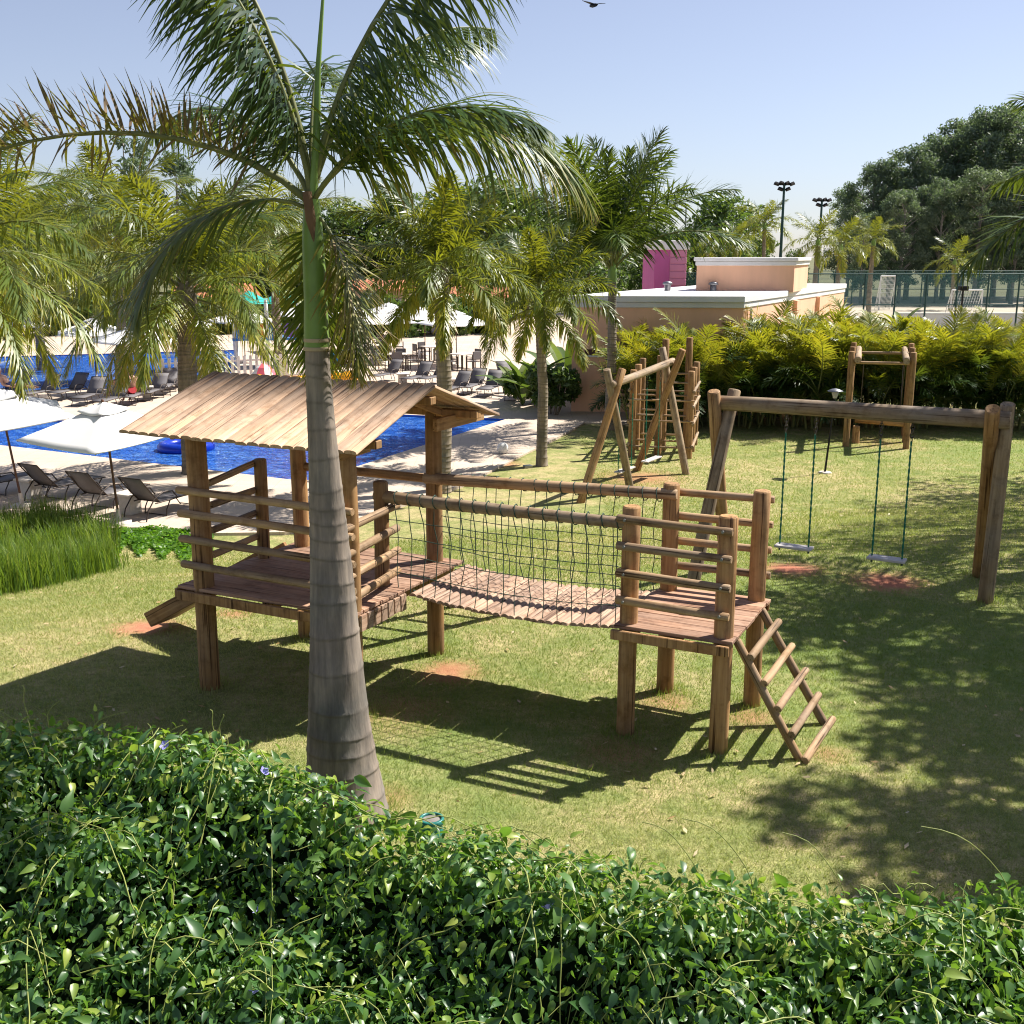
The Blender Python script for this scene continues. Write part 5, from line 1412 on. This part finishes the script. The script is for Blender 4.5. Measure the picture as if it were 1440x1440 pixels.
def court_fence(label, x0, x1, Y, zt, n):
    f = thing("court_fence", label, "fence", (x0, Y, DZ)); w = x1 - x0; h = zt - DZ
    for i in range(n + 1):
        mb = MB(); mb.tube([(w * i / n, 0, -.2), (w * i / n, 0, h)], .06, 6); put("fence_post", mb.mesh("p"), M_DGREEN, f)
    for z in (h, h * .5, .12):
        mb = MB(); mb.tube([(0, 0, z), (w, 0, z)], .045, 5); put("fence_rail", mb.mesh("r"), M_DGREEN, f)
    mb = MB(); mb.add([(0, .03, .05), (w, .03, .05), (w, .03, h), (0, .03, h)], [(0, 1, 2, 3)]); put("netting", mb.mesh("n"), M_NET, f)
court_fence("tall teal net fence along the near side of the sports court", AY(1130, 400, 76).x, AY(1520, 400, 76).x, 76, AY(1200, 385, 76).z, 9)
court_fence("tall teal net fence along the far side of the sports court", AY(1150, 400, 118).x, AY(1540, 400, 118).x, 118, AY(1200, 381, 118).z, 8)
court_fence("low dark net fence beside the roof box of the peach building", AY(955, 400, 88).x, AY(1000, 400, 88).x, 88, AY(960, 384, 88).z, 2)
def goal(label, px0, px1, py_t, py_b, Y, rz=0):
    a, b = AY(px0, py_b, Y), AY(px1, py_t, Y); g_ = thing("goal", label, "goal", (a.x, Y, DZ)); w = b.x - a.x; h = b.z - DZ
    for x in (0, w):
        mb = MB(); mb.tube([(x, 0, 0), (x, 0, h)], .07, 8); put("goal_post", mb.mesh("p"), M_WHITEP, g_)
        mb = MB(); mb.tube([(x, 0, h), (x, 1.2, 0)], .04, 6); put("goal_stay", mb.mesh("s"), M_WHITEP, g_)
    mb = MB(); mb.tube([(0, 0, h), (w, 0, h)], .07, 8); put("crossbar", mb.mesh("c"), M_WHITEP, g_)
    mb = MB()
    for i in range(13): mb.tube([(w * i / 12, 0.02, h), (w * i / 12, 1.2, 0)], .02, 4)
    for i in range(8): mb.tube([(0, 1.2 * i / 8, h * (1 - i / 8)), (w, 1.2 * i / 8, h * (1 - i / 8))], .02, 4)
    put("goal_net", mb.mesh("gn"), M_WHITEP, g_)
goal("white football goal with net in front of the yellow-green feather palm", 1336, 1382, 408, 440, 104)
goal("white practice goal frame at the end of the court fence", 1236, 1260, 388, 430, 112)
wl_ = AY(1140, 443, 92)
lw = thing("court_wall", "low white wall along the sports court", "wall", (AY(1258, 444, 80).x, 80, DZ))
mb = MB(); mb.box(0, 13, 0, .25, 0, AY(1300, 442, 80).z - DZ); bevel_mod(put("wall_body", mb.mesh("w"), M_CORN, lw), .02, 1)
mb = MB(); mb.box(-.05, 13.05, -.06, .31, AY(1300, 442, 80).z - DZ + .002, AY(1300, 442, 80).z - DZ + .1); put("wall_cap", mb.mesh("c"), M_WHITEP, lw)
def floodlight(label, px, py_top, Y, nl):
    p = AY(px, py_top, Y); f = thing("floodlight_mast", label, "floodlight", (p.x, Y, DZ)); h = p.z - DZ
    mb = MB(); mb.tube([(0, 0, -.1), (0, 0, h)], [.16, .09], 8); put("mast", mb.mesh("m"), M_DGREEN, f)
    mb = MB(); mb.tube([(-.66, 0, h - .1), (.66, 0, h - .1)], .04, 6); mb.tube([(-.35, 0, h - .5), (.35, 0, h - .5)], .04, 6); put("crossarm", mb.mesh("c"), M_BLACK, f)
    for i, (x, z) in enumerate(((-.62, h), (-.22, h + .05), (.22, h + .05), (.62, h), (-.3, h - .4), (.3, h - .4))[:nl]):
        M = Matrix.Translation((x, -.1, z)) @ Matrix.Rotation(R(-35), 4, 'X') @ Matrix.Rotation(R(25 if x < 0 else -25), 4, 'Y')
        mb = MB(); mb.add([(-.14, -.09, -.08), (.14, -.09, -.08), (.14, -.09, .08), (-.14, -.09, .08), (-.22, .12, -.12), (.22, .12, -.12), (.22, .12, .12), (-.22, .12, .12)], [(0, 1, 2, 3), (7, 6, 5, 4), (0, 4, 5, 1), (1, 5, 6, 2), (2, 6, 7, 3), (3, 7, 4, 0)])
        put("lamp_head", mb.mesh("l"), M_BLACK, f, M)
floodlight("tall floodlight mast with six lamps beside the round dark tree", 1103, 258, 92, 6)
floodlight("floodlight mast with lamps against the edge of the eucalyptus wood", 1156, 281, 100, 6)
p = AY(965, 287, 160); an = thing("antenna_mast", "thin grey antenna mast rising beside the pink building", "antenna", (p.x, 160, DZ))
mb = MB(); mb.tube([(0, 0, 0), (0, 0, p.z - DZ)], [.2, .09], 6); put("mast", mb.mesh("m"), M_STEEL, an)
for zf in (.72, .8, .55): mb = MB(); mb.tube([(-.35, 0, (p.z - DZ) * zf), (.35, 0, (p.z - DZ) * zf)], .08, 5); put("antenna_arm", mb.mesh("a"), M_STEEL, an)
p = GT(1247, 560); cp = AY(1355, 445, 60)
for px, py, lab in ((1355, 402, "dark lamp post in front of the football goal"),):
    q = AY(px, py, 60); l2 = thing("path_lamp", lab, "lamp post", (q.x, 60, DZ)); h = q.z - DZ
    mb = MB(); mb.tube([(0, 0, -.1), (0, 0, h)], .05, 6); put("pole", mb.mesh("p"), M_BLACK, l2)
    mb = MB(); mb.box(-.22, .22, -.2, .2, h - .25, h); bevel_mod(put("lamp_head", mb.mesh("l"), M_BLACK, l2), .03)

# ------------------------------------------------------------------ umbrellas
def umbrella(label, base, rz, side=2.5, h=2.5, tilt=(0, 0), group=None):
    u = thing("umbrella", label, "umbrella", base, rz, group); u.rotation_euler = (tilt[0], tilt[1], rz)
    mb = MB(); mb.tube([(0, 0, 0), (0, 0, h + .03)], .024, 10); put("pole", mb.mesh("p"), M_POLE, u)
    mb = MB(); mb.lathe([(.24, 0), (.24, .05), (.05, .07), (.04, .3)], 16); put("base", mb.mesh("b"), M_STONE, u)
    ze = h - .58; s = side / 2
    def canopy(s0, z0, s1, z1, hang):
        V, F = [], []; n = 8
        cs = [(-1, -1), (1, -1), (1, 1), (-1, 1)]; rings = 7
        for j in range(rings + 1):
            f = j / rings; sz = s0 + (s1 - s0) * f; zc = z0 + (z1 - z0) * f ** 0.92
            for q in range(4):
                a, b = cs[q], cs[(q + 1) % 4]
                for k in range(n):
                    t = k / n; inset = 1 - 0.045 * f * math.sin(math.pi * t)
                    V.append(((a[0] + (b[0] - a[0]) * t) * sz * inset, (a[1] + (b[1] - a[1]) * t) * sz * inset, zc - .05 * f * math.sin(math.pi * t)))
        m_ = 4 * n
        for j in range(rings):
            for k in range(m_): F.append((j * m_ + k, j * m_ + (k + 1) % m_, (j + 1) * m_ + (k + 1) % m_, (j + 1) * m_ + k))
        if hang:
            o_ = len(V)
            for k in range(m_): v = V[rings * m_ + k]; V.append((v[0], v[1], v[2] - hang))
            for k in range(m_): F.append((rings * m_ + k, rings * m_ + (k + 1) % m_, o_ + (k + 1) % m_, o_ + k))
        mb = MB(); mb.add(V, F, True); return mb.mesh("canopy")
    c_ = put("canopy", canopy(.20, h - .10, s, ze, .02), M_CANVAS, u)
    m2 = c_.modifiers.new("thick", 'SOLIDIFY'); m2.thickness = .004
    v_ = put("vent_cap", canopy(.0, h + .05, .34, h - .10, .015), M_CANVAS, u); m3 = v_.modifiers.new("thick", 'SOLIDIFY'); m3.thickness = .004
    for q in range(4):
        a = math.pi / 4 + q * math.pi / 2; r_ = s * 1.40
        mb = MB(); mb.tube([(0, 0, h - .14), (math.cos(a) * r_, math.sin(a) * r_, ze - .03)], .011, 5); put("rib", mb.mesh("r"), M_POLE, u)
    mb = MB(); mb.lathe([(.03, h + .02), (.035, h + .06), (.012, h + .1)], 10); put("finial", mb.mesh("f"), M_POLE, u)
    return u
umbrella("white square umbrella over the loungers beside the roofed platform", G(168, 736, DZ), R(57), 2.35, 2.42, (R(1), R(-4.5)))
umbrella("white square umbrella whose canopy carries a palm frond's shadow", G(32, 712, DZ), R(30), 2.5, 2.5, (R(1), R(-6)))
u0 = umbrella("white umbrella on the cafe terrace", G(539, 510, DZ), R(20), 2.9, 2.6)
upx = [(642, 514, 30, "white cafe umbrella beside the trunk of the sheathed palm"), (598, 500, 10, "white cafe umbrella between two others, over cafe tables"), (548, 492, 40, "white cafe umbrella at the back of the cafe terrace"), (500, 496, 15, "white cafe umbrella by the wooden fence and green shrub"), (430, 494, 25, "white umbrella behind the green crownshaft"),
       (345, 508, 35, "white umbrella beside the children's water play"), (198, 552, 42, "white umbrella over the loungers between the two pools"), (136, 535, 20, "white umbrella at the edge of the far pool"), (28, 518, 30, "white umbrella on the far side of the far pool"), (255, 520, 12, "white umbrella behind the bushy yellow-green palm")]
u0["label"] = "white cafe umbrella with a brown pole over the round cafe table"
for px, py, rz_, lab in upx: dup(u0, G(px, py, DZ), R(rz_), lab)

# ------------------------------------------------------------------ sun loungers and side tables
def lounger():
    o = thing("sun_lounger", "sun lounger", "sun lounger", (0, 0, -60))
    y0, yb, zs, yf = -.30, -.80, .33, 1.02; zb = .88; hw = .29
    def sheet(name, P):
        mb = MB(); V = []; n = len(P)
        for y, z in P: V += [(-hw + .01, y, z), (hw - .01, y, z)]
        mb.add(V, [(2 * i, 2 * i + 1, 2 * i + 3, 2 * i + 2) for i in range(n - 1)], True)
        q = put(name, mb.mesh(name), M_SLING, o); m_ = q.modifiers.new("t", 'SOLIDIFY'); m_.thickness = .006
    sheet("backrest", [(y0, zs + .01), (y0 - .18, zs + .20 - .02), (y0 - .36, zs + .42), (yb, zb)])
    sheet("seat", [(y0 + .02, zs), (0, zs - .025), (.4, zs + .01), (.7, zs), (yf, zs - .015)])
    for s in (-1, 1):
        mb = MB(); mb.tube([(s * hw, y0, zs), (s * hw, y0 - .2, zs + .2), (s * hw, yb, zb)], .014, 7); put("back_frame", mb.mesh("f"), M_BRONZE, o)
        mb = MB(); mb.tube([(s * hw, y0 - .12, zs - .01), (s * hw, .4, zs), (s * hw, yf, zs - .02)], .014, 7); put("side_rail", mb.mesh("f"), M_BRONZE, o)
        mb = MB(); mb.tube([(s * hw * 1.05, y0 - .42, .0), (s * hw * 1.05, y0 - .36, .2), (s * hw * 1.05, y0 - .16, .42), (s * hw * 1.05, y0 + .08, .52), (s * hw * 1.05, y0 + .36, .5), (s * hw * 1.05, y0 + .5, zs)], .014, 7); put("armrest", mb.mesh("a"), M_BRONZE, o)
        mb = MB(); mb.tube([(s * hw, y0 + .30, zs), (s * hw, y0 + .18, .14), (s * hw, y0 + .16, 0)], .013, 6); put("leg", mb.mesh("l"), M_BRONZE, o)
        mb = MB(); mb.tube([(s * hw, yf - .1, zs - .02), (s * hw, yf - .24, .15), (s * hw, yf - .12, 0)], .013, 6); put("leg", mb.mesh("l"), M_BRONZE, o)
    mb = MB()
    for y, z in ((yb, zb), (y0, zs), (yf, zs - .02)): mb.tube([(-hw, y, z), (hw, y, z)], .013, 6)
    mb.tube([(-hw, y0 + .16, .02), (hw, y0 + .16, .02)], .012, 6); mb.tube([(-hw, yf - .12, .02), (hw, yf - .12, .02)], .012, 6)
    put("cross_tube", mb.mesh("c"), M_BRONZE, o)
    return o
L0 = lounger(); L0.rotation_euler[2] = ROT_A
near = [(226, 722, "grey sling lounger beside the roofed platform, at the end of its row"), (151, 712, "grey sling lounger under the tilted white umbrella pole"), (86, 700, "grey sling lounger between the two white umbrella poles"), (4, 694, "grey sling lounger beyond the umbrella pole at the row's other end")]
for i, (px, py, lab) in enumerate(near):
    p = G(px, py, DZ)
    if i == 0: L0.location = p; L0["label"] = lab; L0["group"] = "loungers by the grass bed"
    else: dup(L0, p, ROT_A + R(random.uniform(-4, 4)), lab, "loungers by the grass bed")
far = [(128, 567, 200), (160, 572, 195), (192, 566, 205), (218, 560, 200), (236, 552, 210), (60, 562, 190), (20, 558, 185), (100, 560, 190), (250, 545, 200), (285, 540, 190)]
for i, (px, py, rz_) in enumerate(far):
    dup(L0, G(px, py, DZ), R(rz_) + ROT_A, "dark sling lounger in the row between the two pools", "loungers between the pools")
far2 = [(640, 556, 150), (665, 552, 160), (690, 555, 165), (726, 560, 170), (545, 536, 150), (588, 540, 155), (612, 540, 150), (715, 540, 200)]
for i, (px, py, rz_) in enumerate(far2):
    dup(L0, G(px, py, DZ), R(rz_), "dark sling lounger at the edge of the cafe terrace", "loungers at the cafe terrace")
def side_table():
    o = thing("side_table", "table", "side table", (0, 0, -60))
    mb = MB(); mb.box(-.25, .25, -.25, .25, .40, .45); bevel_mod(put("table_top", mb.mesh("t"), M_STONE, o), .01, 1)
    mb = MB(); mb.box(-.16, .16, -.16, .16, 0, .40); bevel_mod(put("pedestal", mb.mesh("p"), M_STONE, o), .01, 1); return o
st = side_table(); st.location = G(184, 722, DZ); st.rotation_euler[2] = ROT_A; st["label"] = "pale stone side table under the tilted white umbrella, by the end lounger"
dup(st, G(45, 700, DZ), ROT_A, "pale stone side table beside the umbrella with a frond's shadow")
for px, py, lab in ((207, 560, "pale stone side table among the loungers between the pools"), (715, 552, "pale stone side table in front of the banana plants"), (566, 540, "pale stone side table beside the cafe terrace loungers"), (640, 548, "pale stone side table by the sheathed palm trunk")):
    dup(st, G(px, py, DZ), .3, lab)

# ------------------------------------------------------------------ cafe tables and chairs
def cafe_table():
    o = thing("cafe_table", "t", "table", (0, 0, -60))
    mb = MB(); mb.box(-.45, .45, -.45, .45, .72, .76); bevel_mod(put("table_top", mb.mesh("t"), M_STONE, o), .01, 1)
    for x in (-.38, .38):
        for y in (-.38, .38): mb = MB(); mb.box(x - .025, x + .025, y - .025, y + .025, 0, .72); put("leg", mb.mesh("l"), M_BRONZE, o)
    return o
def cafe_chair():
    o = thing("cafe_chair", "c", "chair", (0, 0, -60))
    mb = MB(); mb.box(-.24, .24, -.24, .24, .43, .47); bevel_mod(put("seat", mb.mesh("s"), M_SLING, o), .01, 1)
    mb = MB(); mb.box(-.24, .24, -.27, -.235, .55, .92); bevel_mod(put("backrest", mb.mesh("b"), M_SLING, o), .01, 1)
    for x in (-.23, .23):
        for y, h in ((-.25, .9), (.23, .66)): mb = MB(); mb.box(x - .018, x + .018, y - .018, y + .018, 0, h if True else .43); put("leg", mb.mesh("l"), M_BRONZE, o)
        mb = MB(); mb.box(x - .02, x + .02, -.25, .25, .64, .67); put("armrest", mb.mesh("a"), M_BRONZE, o)
    return o
ct, cc = cafe_table(), cafe_chair()
tabs = [(560, 520, "cafe table with bare top in front of the cafe umbrellas"), (540, 506, "cafe table under the cafe umbrella with the brown pole"), (496, 514, "cafe table at the open end of the cafe terrace"), (608, 508, "cafe table beside the sheathed palm trunk"), (650, 520, "cafe table under the umbrella beside the palm trunk"), (520, 494, "cafe table at the back of the cafe terrace")]
k = 0
for i, (px, py, lab) in enumerate(tabs):
    p = G(px, py, DZ); a0 = .2 * i
    if i == 0: ct.location = p; ct.rotation_euler[2] = a0; ct["label"] = lab; ct["group"] = "cafe tables"
    else: dup(ct, p, a0, lab, "cafe tables")
    for q in range(4):
        a = a0 + q * math.pi / 2; pos = p + Vector((math.sin(a), -math.cos(a), 0)) * .75
        o = cc if k == 0 else dup(cc, (0, 0, 0), 0)
        o.location = pos; o.rotation_euler[2] = a + R(random.uniform(-14, 14)); k += 1
        o["label"] = "dark cafe chair pulled up to the " + lab; o["group"] = "chairs at the " + lab
        o["label"] = " ".join(o["label"].split()[:16])

# ------------------------------------------------------------------ children's water play: palings, floats, slide tower
pf0, pf1 = G(222, 545, DZ), G(445, 534, DZ)
fen = thing("paling_fence", "white paling fence around the children's water play", "fence", pf0)
d = pf1 - pf0; n_ = 26
for i in range(n_ + 1):
    q = d * (i / n_); mb = MB(); mb.box(q.x - .06, q.x + .06, q.y - .02, q.y + .02, 0, 1.15); put("paling", mb.mesh("p"), M_WHITEP, fen)
for z in (.25, .95):
    beam_between(fen, "rail", (0, .045, z), d + Vector((0, .045, z)), .04, .07, M_WHITEP)
M_YEL = plain("yellow_vinyl", (0.80, 0.36, 0.01), 0.35, var=.08); M_PNK = plain("pink_vinyl", (0.75, 0.13, 0.17), 0.4, var=.1)
M_BLU = plain("blue_plastic", (0.03, 0.2, 0.55), 0.4, var=.1); M_TEALP = plain("teal_plastic", (0.02, 0.42, 0.36), 0.4, var=.1); M_ORG = plain("orange_plastic", (0.7, 0.16, 0.03), 0.4); M_PUR = plain("purple_plastic", (0.2, 0.1, 0.45), 0.4)
def float_canoe(label, px, py, L, rz_):
    o = thing("inflatable_float", label, "float", G(px, py, DZ), rz_)
    pts = [(math.cos(t) * L / 2, math.sin(t) * .5, .24 + .22 * abs(math.cos(t)) ** 4) for t in np.linspace(0, 2 * math.pi, 25)]
    mb = MB(); mb.tube(pts, .22, 10, False); put("tube", mb.mesh("t"), M_YEL, o)
    mb = MB(); mb.box(-L * .35, L * .35, -.3, .3, .06, .14); bevel_mod(put("floor", mb.mesh("f"), M_YEL, o), .03)
    mb = MB(); mb.box(-.12, .12, -.32, .32, .2, .4); bevel_mod(put("bench", mb.mesh("s"), M_ORG, o), .04)
float_canoe("yellow inflatable float beside the white palings", 408, 546, 2.4, .15); float_canoe("yellow inflatable float leaning by the open terrace beyond the palings", 474, 542, 1.6, -.7)
o = thing("beach_tent", "small pink and white beach tent in front of the white palings", "tent", G(372, 546, DZ), .3)
for k in range(8):
    a, b = k * math.pi / 4, (k + 1) * math.pi / 4; V = []
    for f, z in ((.62, 0), (.55, .45), (.3, .85), (0.02, 1.05)): V += [(math.cos(a) * f, math.sin(a) * f, z), (math.cos(b) * f, math.sin(b) * f, z)]
    mb = MB(); mb.add(V, [(2 * i, 2 * i + 1, 2 * i + 3, 2 * i + 2) for i in range(3)]); put("panel", mb.mesh("p"), M_PNK if k % 2 else M_WHITEP, o)
o = thing("water_play_tower", "blue and teal water play tower with slide behind the white palings", "water play", G(378, 515, DZ), .2)
for x in (-1.5, 0, 1.5):
    for y in (-.9, .9): mb = MB(); mb.tube([(x, y, -.1), (x, y, 3.2)], .08, 8); put("post", mb.mesh("p"), M_WHITEP, o)
mb = MB(); mb.box(-1.6, 1.6, -1, 1, 1.3, 1.42); put("platform", mb.mesh("p"), M_BLU, o)
for x, m_ in ((-1.1, M_BLU), (-.35, M_ORG), (.4, M_BLU), (1.1, M_PUR)): mb = MB(); mb.box(x - .3, x + .3, -1.03, -.97, 1.45, 2.1); bevel_mod(put("panel", mb.mesh("pn"), m_, o), .02)
for x in (-.75, .75):
    mb = MB(); mb.lathe([(1.05, 3.0), (.95, 3.05), (.45, 3.35), (.03, 3.6)], 10, (x, 0, 0)); put("roof_cap", mb.mesh("r"), M_TEALP, o)
mb = MB(); mb.tube([(1.6, 0, 1.45), (2.2, -.2, 1.2), (2.8, -.6, .7), (3.3, -1.0, .25)], .28, 10); put("slide_tube", mb.mesh("s"), M_BLU, o)
# blue ring float on the near pool
pr = thing("swim_ring", "dark blue swim ring floating on the pool", "swim ring", G(262, 632, DZ - .07))
mb = MB(); mb.tube([(math.cos(t) * .62, math.sin(t) * .62, .07) for t in np.linspace(0, 2 * math.pi, 25)], .17, 10, False); put("tube", mb.mesh("t"), plain("deep_blue_vinyl", (0.004, 0.03, 0.35), .25), pr)
mb = MB(); mb.lathe([(.5, .02), (.5, .05), (.02, .05)], 20); put("floor", mb.mesh("f"), plain("deep_blue_vinyl2", (0.004, 0.025, 0.3), .3), pr)

# ------------------------------------------------------------------ people by the far pool
M_SKIN = plain("skin", (0.52, 0.30, 0.21), 0.55, var=.06); M_SKIN2 = plain("tanned_skin", (0.40, 0.21, 0.14), 0.55, var=.06)
def person(label, loc, rz_, pose, skin, hair, cloth, hat=None):
    """a seated or reclining figure; x = the person's right-left, +y = forward"""
    o = thing("person", label, "person", loc, rz_)
    if pose == "sit": hip, ch, nk, hd, kn, ft = (0, 0, .46), (0, -.06, .80), (0, -.03, .98), (0, .0, 1.13), (.0, .44, .50), (.0, .50, .06)
    else: hip, ch, nk, hd, kn, ft = (0, 0, .44), (0, -.26, .70), (0, -.36, .86), (0, -.38, 1.02), (.0, .42, .52), (.0, .86, .42)
    V, E, Rr = [], [], []
    def v(p, r, par=None):
        V.append(p); Rr.append(r); i = len(V) - 1
        if par is not None: E.append((par, i))
        return i
    h = v(hip, .15); w = v(tuple((a + b) / 2 for a, b in zip(hip, ch)), .13, h); c = v(ch, .15, w); n_ = v(nk, .062, c); n2 = v((hd[0], hd[1], hd[2] - .08), .075, n_); hh = v(hd, .10, n2); v((hd[0], hd[1], hd[2] + .09), .07, hh)
    v((hd[0], hd[1] + .11, hd[2] - .01), .02, hh)
    for s in (-1, 1):
        sh = v((s * .19, ch[1] + .0, ch[2] + .09), .065, c); el = v((s * .25, ch[1] + .1, ch[2] - .17), .047, sh); wr = v((s * .17, ch[1] + .34, ch[2] - .24), .034, el); ha = v((s * .15, ch[1] + .42, ch[2] - .26), .03, wr)
        for k in range(5): v((s * .15 + (k - 2) * .017, ch[1] + .42 + (.09 - .012 * abs(k - 2)) * (1 if k else .5), ch[2] - .28), .009, ha)
        hj = v((s * .10, hip[1] + .05, hip[2]), .095, h); k_ = v((s * .12, kn[1], kn[2]), .065, hj); f_ = v((s * .12, ft[1], ft[2]), .042, k_); v((s * .13, ft[1] + .16, ft[2] - .02), .035, f_)
    me = bpy.data.meshes.new("body"); me.from_pydata(V, E, [])
    ob2 = put("body", me, skin, o)
    sk = ob2.modifiers.new("skin", 'SKIN'); 
    for i, r_ in enumerate(Rr): me.skin_vertices[0].data[i].radius = (r_, r_)
    me.skin_vertices[0].data[0].use_root = True
    sk.use_smooth_shade = True; sb = ob2.modifiers.new("sub", 'SUBSURF'); sb.levels = 1; sb.render_levels = 1
    mb = MB(); mb.lathe([(.108, -.01), (.118, .04), (.1, .10), (.05, .135), (.01, .142)], 12, (hd[0], hd[1] - .015, hd[2] + .01)); put("hat" if hat else "hair", mb.mesh("h"), hat or hair, o)
    mb = MB(); mb.tube([(hip[0], hip[1] - .12, hip[2] + .05), (hip[0], hip[1] + .02, hip[2]), (hip[0], hip[1] + .20, hip[2] + .01)], [.17, .19, .17], 12); put("swimwear", mb.mesh("s"), cloth, o)
M_GREYH = plain("grey_hair", (0.55, 0.53, 0.5), .7); M_DARKH = plain("dark_hair", (0.03, 0.02, 0.015), .6)
person("person reclining in a lounger by the far pool, grey hair, bare torso", G(16, 560, DZ), R(-90), "lie", M_SKIN, M_GREYH, plain("navy_cloth", (0.02, 0.03, 0.1), .8))
person("person with a green cap and bare back seated by the far pool", G(172, 556, DZ), R(120), "sit", M_SKIN, M_DARKH, plain("dark_cloth", (0.02, 0.02, 0.025), .8), plain("green_cap", (0.05, 0.25, 0.12), .7))
person("person in red swimwear seated among the loungers", G(186, 566, DZ), R(40), "sit", M_SKIN2, M_DARKH, plain("red_cloth", (0.45, 0.03, 0.04), .8))

# ------------------------------------------------------------------ bird high over the lawn
q = AY(835, 8, 26)
bd_ = thing("bird", "dark bird gliding high in the clear sky", "bird", q, .5)
mb = MB(); mb.tube([(0, -.16, 0), (0, -.08, .0), (0, .04, .01), (0, .13, .02), (0, .17, .02)], [.01, .035, .045, .03, .006], 8); put("body", mb.mesh("b"), M_BLACK, bd_)
for s in (-1, 1):
    mb = MB(); P = [(0, .06, .02), (s * .12, .09, .06), (s * .30, .0, .07), (s * .13, -.03, .05), (0, -.06, .02)]
    mb.add(P + [(x, y, z + .008) for x, y, z in P], [(0, 1, 2, 3, 4), (9, 8, 7, 6, 5)] + [(i, (i + 1) % 5, (i + 1) % 5 + 5, i + 5) for i in range(5)]); put("wing", mb.mesh("w"), M_BLACK, bd_)
